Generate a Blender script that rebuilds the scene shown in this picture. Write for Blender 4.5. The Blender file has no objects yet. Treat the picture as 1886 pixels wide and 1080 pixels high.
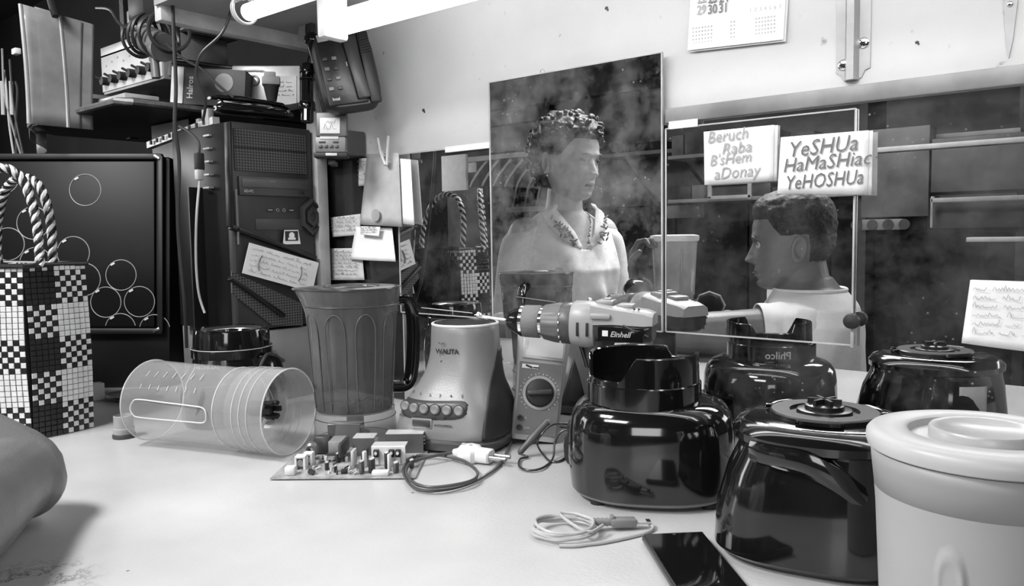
import bpy, bmesh, math, random
from mathutils import Vector, Matrix, noise
random.seed(7)
V = Vector
PI = math.pi
SC = bpy.context.scene
COL = SC.collection
# ------------------------------------------------------------ camera, world, lights, exposure
F_PX = 1460.0
CAM = V((0.0, 0.0, 0.30))            # eye 0.30 m above the workbench top (z = 0)
YAW, PITCH, ROLL = math.radians(39.4), math.atan(110 / F_PX), 0.016
fh = V((-math.sin(YAW), math.cos(YAW), 0)); rh = V((math.cos(YAW), math.sin(YAW), 0)); UPZ = V((0, 0, 1))
FWD = (fh * math.cos(PITCH) - UPZ * math.sin(PITCH)).normalized()
up0 = rh.cross(FWD).normalized()
RGT = (rh * math.cos(ROLL) - up0 * math.sin(ROLL)).normalized()
UPV = (up0 * math.cos(ROLL) + rh * math.sin(ROLL)).normalized()
cd = bpy.data.cameras.new('camera'); cam = bpy.data.objects.new('camera', cd); COL.objects.link(cam)
cd.sensor_width = 36; cd.lens = F_PX / 1886 * 36; cd.clip_start = .02; cd.clip_end = 60
m = Matrix((RGT, UPV, -FWD)).transposed().to_4x4(); m.translation = CAM; cam.matrix_world = m
SC.camera = cam
w = bpy.data.worlds.new('world'); SC.world = w; w.use_nodes = True
w.node_tree.nodes['Background'].inputs[0].default_value = (.5, .5, .5, 1)
w.node_tree.nodes['Background'].inputs[1].default_value = .12
def area(name, loc, target, sx, sy, power):
    l = bpy.data.lights.new(name, 'AREA'); l.shape = 'RECTANGLE'; l.size = sx; l.size_y = sy; l.energy = power
    o = bpy.data.objects.new(name, l); COL.objects.link(o); o.location = loc
    o.rotation_euler = (V(target) - V(loc)).to_track_quat('-Z', 'Y').to_euler(); return o
area('rear_fill_light', (-.75, -.95, 1.32), (-.75, -.6, 0), 1.2, .3, 24)      # invented overhead fill behind the camera, brightens the bench
area('street_daylight', (-4.5, -.5, .9), (-1.0, .3, .1), 1.2, 1.4, 34)          # open street side at the left
area('people_fill_light', (-1.2, -.30, 1.36), (-1.15, -.1, 0), .6, .25, 30)       # added fill above the two people, put in to brighten them
area('right_fill_light', (.9, -1.9, .8), (-.3, .4, .05), 1.0, .8, 14)  # extra fill from the rear right; no opening is built there
SC.view_settings.view_transform = 'Standard'; SC.view_settings.look = 'None'
SC.view_settings.gamma = 1; SC.view_settings.exposure = 0.18; SC.view_settings.use_curve_mapping = False
SC.cycles.max_bounces = 14; SC.cycles.glossy_bounces = 6; SC.cycles.transparent_max_bounces = 24
TUBE_POWER = 9.0
# ------------------------------------------------------------ surveying: photo point -> place in the room
WY = 0.98                                             # the mirrored wall is the plane Y = WY
def ray(px, py): return FWD + RGT * ((px - 943) / F_PX) + UPV * ((540 - py) / F_PX)
def A(px, py, d): return CAM + ray(px, py) * d        # at axis depth d
def Z(px, py, z=0.0):
    r = ray(px, py); return CAM + r * ((z - CAM.z) / r.z)
def W(px, py, y=WY):
    r = ray(px, py); return CAM + r * (y / r.y)
def XP(px, py, x):
    r = ray(px, py); return CAM + r * (x / r.x)
def MV(px, py, d):                                    # seen in the mirror at total depth d
    p = A(px, py, d); return V((p.x, 2 * WY - p.y, p.z))
def MY(px, py, y):                                    # seen in the mirror, lying on the real plane Y = y
    p = W(px, py, 2 * WY - y); return V((p.x, y, p.z))
def facing(p): return math.atan2(p.y, p.x) - PI / 2   # turn so that local -Y looks at the camera
# ------------------------------------------------------------ materials
MATS = {}
def mat(name, g, rough=.5, metal=0.0, var=.12, vscale=18, bump=0.0, bscale=120, spec=.5, coat=0.0, g2=None, emit=0, trans=0, alpha=1, detail=4):
    if name in MATS: return MATS[name]
    m = bpy.data.materials.new(name); m.use_nodes = True; nt = m.node_tree; N = nt.nodes; L = nt.links
    b = N['Principled BSDF']
    b.inputs['Roughness'].default_value = rough; b.inputs['Metallic'].default_value = metal
    b.inputs['Specular IOR Level'].default_value = spec; b.inputs['Coat Weight'].default_value = coat
    b.inputs['Coat Roughness'].default_value = .04
    tc = N.new('ShaderNodeTexCoord'); nz = N.new('ShaderNodeTexNoise'); nz.inputs['Scale'].default_value = vscale; nz.inputs['Detail'].default_value = detail
    L.new(tc.outputs['Object'], nz.inputs['Vector'])
    cr = N.new('ShaderNodeValToRGB'); cr.color_ramp.elements[0].position = .32; cr.color_ramp.elements[1].position = .68
    a = g * (1 - var); c = g2 if g2 is not None else min(1, g * (1 + var))
    cr.color_ramp.elements[0].color = (a, a, a, 1); cr.color_ramp.elements[1].color = (c, c, c, 1)
    L.new(nz.outputs[0], cr.inputs[0]); L.new(cr.outputs[0], b.inputs['Base Color'])
    if bump:
        n2 = N.new('ShaderNodeTexNoise'); n2.inputs['Scale'].default_value = bscale; n2.inputs['Detail'].default_value = 3
        L.new(tc.outputs['Object'], n2.inputs['Vector'])
        bp = N.new('ShaderNodeBump'); bp.inputs['Strength'].default_value = bump; bp.inputs['Distance'].default_value = .002
        L.new(n2.outputs[0], bp.inputs['Height']); L.new(bp.outputs[0], b.inputs['Normal'])
    if emit:
        b.inputs['Emission Color'].default_value = (1, 1, 1, 1); b.inputs['Emission Strength'].default_value = emit
    if trans: b.inputs['Transmission Weight'].default_value = trans
    MATS[name] = m; return m
def clear_mat(name, tint=.8, opac=.15, rough=.08, g=.5, edge=.5):
    """thin clear or milky plastic: tinted see-through, glossy and a little milky, denser at grazing angles"""
    if name in MATS: return MATS[name]
    m = bpy.data.materials.new(name); m.use_nodes = True; nt = m.node_tree; N = nt.nodes; L = nt.links
    b = N['Principled BSDF']; out = N['Material Output']
    b.inputs['Base Color'].default_value = (g, g, g, 1); b.inputs['Roughness'].default_value = rough
    t = N.new('ShaderNodeBsdfTransparent'); t.inputs[0].default_value = (tint, tint, tint, 1)
    lw = N.new('ShaderNodeLayerWeight'); lw.inputs[0].default_value = .35
    tc = N.new('ShaderNodeTexCoord'); nz = N.new('ShaderNodeTexNoise'); nz.inputs['Scale'].default_value = 14; nz.inputs['Detail'].default_value = 5
    L.new(tc.outputs['Object'], nz.inputs['Vector'])
    mr = N.new('ShaderNodeMapRange'); mr.inputs[1].default_value = .3; mr.inputs[2].default_value = .7; mr.inputs[3].default_value = opac * .7; mr.inputs[4].default_value = opac * 1.3
    L.new(nz.outputs[0], mr.inputs[0])
    ma = N.new('ShaderNodeMath'); ma.operation = 'MULTIPLY_ADD'; ma.use_clamp = True
    L.new(lw.outputs['Facing'], ma.inputs[0]); ma.inputs[1].default_value = edge; L.new(mr.outputs[0], ma.inputs[2])
    mx = N.new('ShaderNodeMixShader'); L.new(ma.outputs[0], mx.inputs[0]); L.new(t.outputs[0], mx.inputs[1]); L.new(b.outputs[0], mx.inputs[2])
    L.new(mx.outputs[0], out.inputs[0]); MATS[name] = m; return m
def mirror_mat(name, refl=.72, dust=.25, scale=9, speck=.5, haze=.2):
    m = bpy.data.materials.new(name); m.use_nodes = True; nt = m.node_tree; N = nt.nodes; L = nt.links
    b = N['Principled BSDF']; out = N['Material Output']
    b.inputs['Base Color'].default_value = (refl, refl, refl, 1); b.inputs['Metallic'].default_value = 1; b.inputs['Roughness'].default_value = 0.0
    d = N.new('ShaderNodeBsdfDiffuse'); d.inputs[0].default_value = (haze, haze, haze, 1)
    tc = N.new('ShaderNodeTexCoord')
    n1 = N.new('ShaderNodeTexNoise'); n1.inputs['Scale'].default_value = scale; n1.inputs['Detail'].default_value = 9; n1.inputs['Roughness'].default_value = .68
    n2 = N.new('ShaderNodeTexVoronoi'); n2.inputs['Scale'].default_value = 95
    n3 = N.new('ShaderNodeTexNoise'); n3.inputs['Scale'].default_value = 6
    for n in (n1, n2, n3): L.new(tc.outputs['Object'], n.inputs['Vector'])
    r1 = N.new('ShaderNodeMapRange'); r1.inputs[1].default_value = .42; r1.inputs[2].default_value = .8; r1.inputs[4].default_value = dust
    L.new(n1.outputs[0], r1.inputs[0])
    r2 = N.new('ShaderNodeMapRange'); r2.inputs[1].default_value = .16; r2.inputs[2].default_value = .06; r2.inputs[3].default_value = 0; r2.inputs[4].default_value = speck
    L.new(n2.outputs['Distance'], r2.inputs[0])
    r3 = N.new('ShaderNodeMapRange'); r3.inputs[1].default_value = .5; r3.inputs[2].default_value = .62
    L.new(n3.outputs[0], r3.inputs[0])
    mu = N.new('ShaderNodeMath'); mu.operation = 'MULTIPLY'; L.new(r2.outputs[0], mu.inputs[0]); L.new(r3.outputs[0], mu.inputs[1])
    ad = N.new('ShaderNodeMath'); ad.operation = 'ADD'; ad.use_clamp = True; L.new(r1.outputs[0], ad.inputs[0]); L.new(mu.outputs[0], ad.inputs[1])
    mx = N.new('ShaderNodeMixShader'); L.new(ad.outputs[0], mx.inputs[0]); L.new(b.outputs[0], mx.inputs[1]); L.new(d.outputs[0], mx.inputs[2])
    L.new(mx.outputs[0], out.inputs[0]); return m
M_black = mat('black_gloss_plastic', .006, .10, spec=.55, coat=.45, var=.3)
M_black2 = mat('black_satin_plastic', .012, .32, var=.3, bump=.1)
M_rubber = mat('black_rubber', .012, .6)
M_cord = mat('dark_cord', .03, .4)
M_white = mat('white_plastic', .75, .35, var=.04)
M_paper = mat('white_paper', .74, .8, var=.05, vscale=30, bump=.2, bscale=60)
M_paper2 = mat('greyed_paper', .45, .8, var=.1, vscale=30)
M_ink = mat('pencil_ink', .12, .8)
M_faint = mat('faint_pencil', .42, .8)
M_grey = mat('grey_plastic', .2, .4, var=.12)
M_grey3 = mat('light_grey_plastic', .42, .4, var=.1)
M_dgrey = mat('dark_grey_plastic', .045, .4, var=.15)
M_metal = mat('bare_metal', .6, .3, 1, var=.15, bump=.1)
M_dmetal = mat('dull_painted_metal', .42, .5, .3, var=.2, vscale=25, bump=.2)
M_chrome = mat('chrome', .8, .1, 1, var=.05)
# ------------------------------------------------------------ mesh builder
class MB:
    def __init__(s): s.bm = bmesh.new()
    def box(s, c, d, rot=None, bev=0.0, mi=0, seg=2):
        r = bmesh.ops.create_cube(s.bm, size=1); vs = r['verts']
        M = Matrix.Translation(V(c)) @ (rot.to_4x4() if rot is not None else Matrix.Identity(4)) @ Matrix.Diagonal((d[0], d[1], d[2], 1))
        bmesh.ops.transform(s.bm, matrix=M, verts=vs)
        fs = set(f for v in vs for f in v.link_faces)
        for f in fs: f.material_index = mi
        if bev:
            es = list(set(e for v in vs for e in v.link_edges))
            q = bmesh.ops.bevel(s.bm, geom=es, offset=min(bev, min(d) * .49), segments=seg, affect='EDGES', profile=.5)
            for f in q['faces']: f.material_index = mi
        return s
    def loft(s, secs, closed=True, caps=(True, True), mi=0, ring=False, mfun=None):
        rows = [[s.bm.verts.new(p) for p in sec] for sec in secs]
        n = len(rows[0]); R = len(rows)
        for i in range(R if ring else R - 1):
            a, b = rows[i], rows[(i + 1) % R]
            for j in range(n if closed else n - 1):
                k = (j + 1) % n
                try: f = s.bm.faces.new((a[j], a[k], b[k], b[j])); f.material_index = mfun(i, j) if mfun else mi
                except ValueError: pass
        if closed and not ring:
            if caps[0]: f = s.bm.faces.new(list(reversed(rows[0]))); f.material_index = mi
            if caps[1]: f = s.bm.faces.new(rows[-1]); f.material_index = mi
        return s
    def lathe(s, prof, seg=32, M=None, caps=(True, True), mi=0, arc=None):
        M = M or Matrix.Identity(4); secs = []
        for r, z in prof:
            if arc: pts = [V((r * math.cos(a), r * math.sin(a), z)) for a in [arc[0] + (arc[1] - arc[0]) * i / seg for i in range(seg + 1)]]
            else: pts = [V((r * math.cos(2 * PI * i / seg), r * math.sin(2 * PI * i / seg), z)) for i in range(seg)]
            secs.append([M @ p for p in pts])
        return s.loft(secs, closed=not arc, caps=caps, mi=mi)
    def cyl(s, p0, p1, r0, r1=None, seg=16, caps=(True, True), mi=0):
        p0, p1 = V(p0), V(p1); d = p1 - p0; q = d.to_track_quat('Z', 'Y').to_matrix().to_4x4(); q.translation = p0
        return s.lathe([(r0, 0), (r1 if r1 is not None else r0, d.length)], seg, q, caps, mi)
    def tube(s, pts, r, seg=8, smooth=4, mi=0, cyc=False, flat=1.0, mfun=None):
        pts = [V(p) for p in pts]
        if smooth: pts = crom(pts, smooth, cyc)
        n = len(pts); secs = []; prev = None
        for i, p in enumerate(pts):
            t = (pts[(i + 1) % n] - pts[i - 1]) if cyc else (pts[min(i + 1, n - 1)] - pts[max(i - 1, 0)])
            t.normalize()
            if prev is None: u = t.orthogonal().normalized()
            else:
                u = prev - t * prev.dot(t); u = u.normalized() if u.length > 1e-6 else t.orthogonal().normalized()
            prev = u; v = t.cross(u)
            rr = r[i * (len(r) - 1) // max(1, n - 1)] if isinstance(r, (list, tuple)) else r
            secs.append([p + u * rr * math.cos(2 * PI * k / seg) + v * rr * flat * math.sin(2 * PI * k / seg) for k in range(seg)])
        return s.loft(secs, ring=cyc, mi=mi, mfun=mfun)
    def sph(s, c, r, rot=None, u=16, v=10, mi=0):
        if not isinstance(r, (tuple, list)): r = (r, r, r)
        q = bmesh.ops.create_uvsphere(s.bm, u_segments=u, v_segments=v, radius=1)
        M = Matrix.Translation(V(c)) @ (rot.to_4x4() if rot is not None else Matrix.Identity(4)) @ Matrix.Diagonal((r[0], r[1], r[2], 1))
        bmesh.ops.transform(s.bm, matrix=M, verts=q['verts'])
        for f in set(f for vv in q['verts'] for f in vv.link_faces): f.material_index = mi
        return s
    def torus(s, c, R, r, rot=None, seg=32, ms=8, mi=0, flat=1.0):
        rot = rot or Matrix.Identity(3); secs = []
        for i in range(seg):
            a = 2 * PI * i / seg
            secs.append([V(c) + rot @ V(((R + r * math.cos(b)) * math.cos(a), (R + r * math.cos(b)) * math.sin(a), r * flat * math.sin(b))) for b in [2 * PI * k / ms for k in range(ms)]])
        return s.loft(secs, ring=True, mi=mi)
    def poly(s, pts, th, nrm, mi=0, bev=0):
        """flat outline given depth th along nrm"""
        n = V(nrm).normalized() * th; a = [V(p) for p in pts]
        r0 = [s.bm.verts.new(p) for p in a]; r1 = [s.bm.verts.new(p + n) for p in a]; k = len(a)
        f = s.bm.faces.new(r0); g = s.bm.faces.new(list(reversed(r1))); f.material_index = g.material_index = mi
        for i in range(k):
            h = s.bm.faces.new((r0[i], r1[i], r1[(i + 1) % k], r0[(i + 1) % k])); h.material_index = mi
        return s
    def xf(s, M): bmesh.ops.transform(s.bm, matrix=M, verts=s.bm.verts[:]); return s
    def build(s, name, m=None, parent=None, ang=40, loc=None, label=None, solid=0):
        bmesh.ops.recalc_face_normals(s.bm, faces=s.bm.faces[:]) if not getattr(s, 'keep', 0) else None
        me = bpy.data.meshes.new(name); s.bm.to_mesh(me); s.bm.free()
        for x in (m if isinstance(m, (list, tuple)) else [m]):
            if x is not None: me.materials.append(x)
        if ang:
            me.shade_smooth(); me.set_sharp_from_angle(angle=math.radians(ang))
        o = bpy.data.objects.new(name, me); COL.objects.link(o)
        if parent is not None: o.parent = parent
        if loc is not None: o.location = loc
        if label: o['label'] = label
        if solid:
            md = o.modifiers.new('thickness', 'SOLIDIFY'); md.thickness = solid; md.offset = -1
        return o
def crom(p, k, cyc=False):
    n = len(p); out = []
    for i in range(n if cyc else n - 1):
        a, b, c, d = (p[(i - 1) % n], p[i], p[(i + 1) % n], p[(i + 2) % n]) if cyc else (p[max(i - 1, 0)], p[i], p[i + 1], p[min(i + 2, n - 1)])
        for j in range(k):
            t = j / k
            out.append(.5 * ((2 * b) + (c - a) * t + (2 * a - 5 * b + 4 * c - d) * t * t + (3 * b - a - 3 * c + d) * t ** 3))
    if not cyc: out.append(p[-1])
    return out
def thing(name, label, cat, loc=(0, 0, 0), rz=0, group=None, rot=None):
    o = bpy.data.objects.new(name, None); COL.objects.link(o); o.empty_display_size = .02
    o.location = loc; o.rotation_euler = rot if rot is not None else (0, 0, rz)
    o['label'] = label; o['category'] = cat
    if group: o['group'] = group
    return o
def tag(o, label, cat, group=None, kind=None):
    o['label'] = label; o['category'] = cat
    if group: o['group'] = group
    if kind: o['kind'] = kind
    return o
def struct(o): o['kind'] = 'structure'; return o
def part(name, mb, m, parent, **k): return mb.build(name, m, parent, **k)
def frame_of(o, right, up, origin):
    """orient an empty: local X = right, local Z = up, local -Y = towards the viewer"""
    x = V(right).normalized(); z = (V(up) - x * V(up).dot(x)).normalized(); y = z.cross(x)
    M = Matrix((x, y, z)).transposed().to_4x4(); M.translation = V(origin); o.matrix_world = M; return o
def text(s, size, m, parent, loc, rot=(PI / 2, 0, 0), name='lettering', shear=0, align='LEFT', ext=.0002, space=1, sx=1, mirror=False, line=1, off=0):
    c = bpy.data.curves.new(name, 'FONT'); c.body = s; c.size = size; c.shear = shear; c.align_x = align; c.extrude = ext; c.space_character = space; c.space_line = line; c.offset = off
    c.resolution_u = 2
    t = bpy.data.objects.new(name, c); COL.objects.link(t)
    me = bpy.data.meshes.new_from_object(t.evaluated_get(bpy.context.evaluated_depsgraph_get()))
    bpy.data.objects.remove(t)
    if sx != 1:
        for v in me.vertices: v.co.x *= sx
    me.materials.clear(); me.materials.append(m)
    o = bpy.data.objects.new(name, me); COL.objects.link(o); o.parent = parent; o.location = loc; o.rotation_euler = rot
    return o
def scrawl(mb, x0, x1, z, h, y=-.0008, r=.0004, seed=0, mi=0):
    """a line of small joined handwriting"""
    rr = random.Random(seed); x = x0; pts = []
    while x < x1:
        n = rr.randint(4, 9)
        pts = []
        for k in range(n * 2):
            pts.append((x, y, z + (rr.random() * h * (1.6 if rr.random() < .2 else 1) if k % 2 else rr.random() * h * .15)))
            x += h * rr.uniform(.25, .45)
            if x > x1: break
        if len(pts) > 1: mb.tube(pts, r, 4, 2, mi)
        x += h * .8
    return mb
def superell(rx, ry, n=2.5, seg=40, c=(0, 0), z=0, rotz=0, zf=None):
    out = []
    for i in range(seg):
        a = 2 * PI * i / seg; ca, sa = math.cos(a), math.sin(a)
        x = rx * math.copysign(abs(ca) ** (2 / n), ca); y = ry * math.copysign(abs(sa) ** (2 / n), sa)
        cz, sz = math.cos(rotz), math.sin(rotz)
        out.append(V((c[0] + x * cz - y * sz, c[1] + x * sz + y * cz, z if zf is None else zf(x, y, z))))
    return out
# ------------------------------------------------------------ the setting
def wallmat(name, g, g2, dirt, sc):
    m = bpy.data.materials.new(name); m.use_nodes = True; N = m.node_tree.nodes; L = m.node_tree.links; b = N['Principled BSDF']
    b.inputs['Roughness'].default_value = .55
    tc = N.new('ShaderNodeTexCoord'); n1 = N.new('ShaderNodeTexNoise'); n1.inputs['Scale'].default_value = sc; n1.inputs['Detail'].default_value = 8; n1.inputs['Roughness'].default_value = .6
    n2 = N.new('ShaderNodeTexNoise'); n2.inputs['Scale'].default_value = 55; n2.inputs['Detail'].default_value = 6
    L.new(tc.outputs['Object'], n1.inputs['Vector']); L.new(tc.outputs['Object'], n2.inputs['Vector'])
    cr = N.new('ShaderNodeValToRGB'); e = cr.color_ramp.elements; e[0].position = .3; e[0].color = (g, g, g, 1); e[1].position = .62; e[1].color = (g2, g2, g2, 1)
    L.new(n1.outputs[0], cr.inputs[0])
    c2 = N.new('ShaderNodeValToRGB'); e = c2.color_ramp.elements; e[0].position = .24; e[0].color = (dirt, dirt, dirt, 1); e[1].position = .33; e[1].color = (1, 1, 1, 1)
    L.new(n2.outputs[0], c2.inputs[0])
    mx = N.new('ShaderNodeMix'); mx.data_type = 'RGBA'; mx.blend_type = 'MULTIPLY'; mx.inputs[0].default_value = 1
    L.new(cr.outputs[0], mx.inputs[6]); L.new(c2.outputs[0], mx.inputs[7]); L.new(mx.outputs[2], b.inputs['Base Color'])
    bp = N.new('ShaderNodeBump'); bp.inputs['Strength'].default_value = .15; bp.inputs['Distance'].default_value = .003; L.new(n2.outputs[0], bp.inputs['Height']); L.new(bp.outputs[0], b.inputs['Normal'])
    return m
M_wall = wallmat('painted_board_wall', .47, .54, .5, 4)
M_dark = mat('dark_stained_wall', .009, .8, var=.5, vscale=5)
M_ceil = mat('grey_plywood', .3, .7, var=.15, vscale=12, bump=.2)
M_conc = wallmat('concrete_wall', .16, .27, .6, 5)
M_floor = mat('dark_cement_floor', .07, .6, var=.3, vscale=6)
XL, XR, YB, ZC, ZF = -5.0, 1.6, -2.6, 1.45, -.9
def wall(name, c, d, m): return struct(MB().box(c, d).build(name, m, ang=0))
wall('floor', ((XL + XR) / 2, -.55, ZF - .02), (XR - XL, 4.4, .04), M_floor)
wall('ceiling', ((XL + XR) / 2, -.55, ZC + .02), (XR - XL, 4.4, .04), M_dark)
wall('wall_mirror', ((XR - 1.30) / 2, WY + .02, .275), (XR + 1.30, .04, 2.35), M_wall)
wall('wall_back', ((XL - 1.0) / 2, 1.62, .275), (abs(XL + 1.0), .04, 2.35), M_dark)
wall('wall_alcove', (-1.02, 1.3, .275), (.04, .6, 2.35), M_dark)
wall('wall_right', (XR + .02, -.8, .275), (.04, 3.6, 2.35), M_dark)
wall('wall_front', ((XL + XR) / 2, YB - .02, .275), (XR - XL, .04, 2.35), M_conc)
# workbench
M_top = mat('worn_white_laminate', .49, .32, var=.08, vscale=5, bump=.12, bscale=220, g2=.56)
def top_mat():
    m = M_top; N = m.node_tree.nodes; L = m.node_tree.links; b = N['Principled BSDF']
    tc = N.new('ShaderNodeTexCoord')
    w1 = N.new('ShaderNodeTexNoise'); w1.inputs['Scale'].default_value = 9; w1.inputs['Detail'].default_value = 12; w1.inputs['Roughness'].default_value = .7
    L.new(tc.outputs['Object'], w1.inputs['Vector'])
    r = N.new('ShaderNodeValToRGB'); e = r.color_ramp.elements; e[0].position = .485; e[0].color = (1, 1, 1, 1); e[1].position = .515; e[1].color = (1, 1, 1, 1)
    x = r.color_ramp.elements.new(.5); x.color = (.12, .12, .12, 1)
    L.new(w1.outputs[0], r.inputs[0])
    # the cracks keep to the worn front edge, near one spot
    sep = N.new('ShaderNodeVectorMath'); sep.operation = 'DISTANCE'; sep.inputs[1].default_value = tuple(Z(30, 1085) - V((0, 0, 0)))
    L.new(tc.outputs['Object'], sep.inputs[0])
    mr = N.new('ShaderNodeMapRange'); mr.inputs[1].default_value = .03; mr.inputs[2].default_value = .075; mr.inputs[3].default_value = 1; mr.inputs[4].default_value = 0
    L.new(sep.outputs['Value'], mr.inputs[0])
    sp = N.new('ShaderNodeTexVoronoi'); sp.inputs['Scale'].default_value = 14; L.new(tc.outputs['Object'], sp.inputs['Vector'])
    sr = N.new('ShaderNodeValToRGB'); e = sr.color_ramp.elements; e[0].position = .02; e[0].color = (.25, .25, .25, 1); e[1].position = .035; e[1].color = (1, 1, 1, 1)
    L.new(sp.outputs['Distance'], sr.inputs[0])
    mx = N.new('ShaderNodeMix'); mx.data_type = 'RGBA'; mx.blend_type = 'MULTIPLY'; L.new(mr.outputs[0], mx.inputs[0])
    src = b.inputs['Base Color'].links[0].from_socket
    L.new(src, mx.inputs[6]); L.new(r.outputs[0], mx.inputs[7])
    m2 = N.new('ShaderNodeMix'); m2.data_type = 'RGBA'; m2.blend_type = 'MULTIPLY'; m2.inputs[0].default_value = 1
    L.new(mx.outputs[2], m2.inputs[6]); L.new(sr.outputs[0], m2.inputs[7]); L.new(m2.outputs[2], b.inputs['Base Color'])
top_mat()
wb = thing('workbench', 'long worn white laminate workbench against the mirrored wall, cracked at its near left corner', 'workbench')
YE = .215
part('worktop', MB().box((-.3, (YE + WY) / 2, -.016), (3.4, WY - YE - .002, .032), bev=.005), M_top, wb)
part('front_panel', MB().box((-.3, YE + .06, -.42), (3.3, .02, .78), bev=.002), mat('bench_panel', .2, .5), wb)
for x in (-1.9, -.9, .2, 1.2): part('leg', MB().box((x, .5, -.466), (.05, .5, .868), bev=.004), M_dgrey, wb)
# mirrors
def top_z(a, b): return (W(*a).z + W(*b).z) / 2
xa = W(742, 430).x; zb = W(1400, 622).z
zt_big = top_z((1250, 229), (1880, 156))
M_mir = mirror_mat('old_mirror', .84, .36, 9, .9, .22)
def sheet(label, x0, x1, z0, z1, y, m, group=None):
    t = thing('mirror', label, 'mirror', ((x0 + x1) / 2, y, z0), group=group)
    part('glass', MB().box((0, .0015, (z1 - z0) / 2), (x1 - x0, .003, z1 - z0)), m, t, ang=0)
    e = MB(); w2 = (x1 - x0) / 2; h = z1 - z0
    for s in (-1, 1): e.box((s * w2, 0.001, h / 2), (.0017, .004, h))
    e.box((0, .001, 0), (2 * w2, .004, .0017)); e.box((0, .001, h), (2 * w2, .004, .0017))
    part('edge', e, mat('ground_glass_edge', .42, .3, spec=.8, var=.2), t, ang=0); return t
sheet('long wide dusty wall mirror behind the other mirrors, running off the right side', xa, XR - .02, .003, zt_big, WY - .004, M_mir)
x9, x12, x15 = W(913, 300).x, W(1228, 300).x, W(1577, 400).x
sheet('small clear mirror at the left, reflecting the computer tower', xa, x9, zb, top_z((745, 288), (905, 264)), WY - .009, M_mir)
sheet('tall mottled mirror rising above its neighbours, reflecting the woman', x9, x12, zb, top_z((913, 155), (1226, 98)), WY - .0135, mirror_mat('mottled_mirror', .86, .85, 13, .9, .22))
sheet('mirror pane under the two handwritten signs, reflecting the seated man', W(1232, 300).x, x15, zb, top_z((1234, 238), (1576, 203)), WY - .009, mirror_mat('speckled_mirror', .88, .24, 11, .9, .25))
# top channel of the long mirror, tape and clips
tr = MB().box(((W(1232, 220).x + XR) / 2, WY - .006, zt_big + .010), (XR - W(1232, 220).x, .012, .020), bev=.002)
tag(tr.build('mirror_channel', mat('channel_grey', .2, .5, .2, var=.25)), 'grey channel strip along the top edge of the long mirror', 'strip')
def tape(p, q, h, label):
    a, b = W(*p, WY - .012), W(*q, WY - .012); c = (a + b) / 2
    tag(MB().box((c.x, c.y, c.z), (abs(b.x - a.x), .0008, h)).build('tape_strip', M_paper, ang=0), label, 'tape')
tape((1232, 231), (1285, 226), .010, 'white tape strip on the top left corner of the pane with the signs')
tape((820, 275), (912, 267), .0095, 'white tape strip along the top of the small left mirror')
kb = W(1571, 591, WY - .014)
k = thing('mirror_clip', 'round black knob holding the lower right corner of the mirror pane', 'clip', kb)
part('knob', MB().lathe([(0.003, 0), (.0085, .001), (.0095, .004), (.0085, .010), (.002, .012)], 24, Matrix.Rotation(PI / 2, 4, 'X')), M_rubber, k)
part('post', MB().box((0, -.001, -.016), (.004, .004, .032), bev=.001), M_dmetal, k)
# ceiling board above the bench and its edge strip
wall('ceiling_shelf', ((-1.29 + XR) / 2, (WY + .66) / 2, .69), (XR + 1.29, WY - .66, .018), M_ceil)
tag(MB().box((-1.29, .82, .672), (.022, .31, .030), bev=.003).build('edge_batten', mat('scuffed_white_wood', .5, .6, var=.2, bump=.2)), 'scuffed pale wooden batten edging the ceiling board', 'batten')
# fluorescent lamps
M_tube = mat('lit_tube', .9, .3, emit=TUBE_POWER, var=0)
lp = W(622, 44, .79)
lamp = thing('fluorescent_lamp', 'long lit white fluorescent tube with its end holder, above the bench', 'lamp', lp)
part('tube', MB().cyl((0.0, 0, 0), (1.15, 0, 0), .0185, seg=32), M_tube, lamp)
h = MB().box((-.012, 0, .02), (.020, .048, .085), bev=.006)
part('end_holder', h, M_white, lamp)
part('end_holder', MB().box((1.16, 0, .02), (.020, .048, .085), bev=.006), M_white, lamp)
part('mounting_rail', MB().box((.57, .0, .066), (1.2, .045, .018), bev=.003), M_white, lamp)
hd = MB()
for dy in (-.012, .012): hd.cyl((-.0225, dy, .05), (-.0215, dy, .05), .003, seg=10)
hd.box((-.022, 0, .045), (.001, .008, .002)); hd.box((-.022, 0, .041), (.001, .002, .009))
part('contact_hole', hd, M_rubber, lamp)
l2 = W(452, 18, .70)
lam2 = thing('fluorescent_lamp', 'second lit tube in a round metal reflector, at the top left edge', 'lamp', l2)
part('reflector', MB().lathe([(.021, 0), (.021, 1.1)], 20, Matrix.Rotation(PI / 2, 4, 'Y'), caps=(False, False), arc=(PI * .58, PI * 1.42)), M_metal, lam2, solid=.001)
part('tube', MB().cyl((.01, -.002, -.006), (1.1, -.002, -.006), .0125, seg=24), mat('lit_tube_small', .9, .3, emit=4, var=0), lam2)
rg = Matrix.Rotation(PI / 2, 3, 'Y')
part('end_ring', MB().torus((0, 0, 0), .0205, .0022, rg).torus((-.006, 0, 0), .0205, .0014, rg), M_grey3, lam2)
for x in (.1, .9): part('hanger', MB().box((x, 0, .034), (.012, .03, .03)), M_dmetal, lam2)
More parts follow.
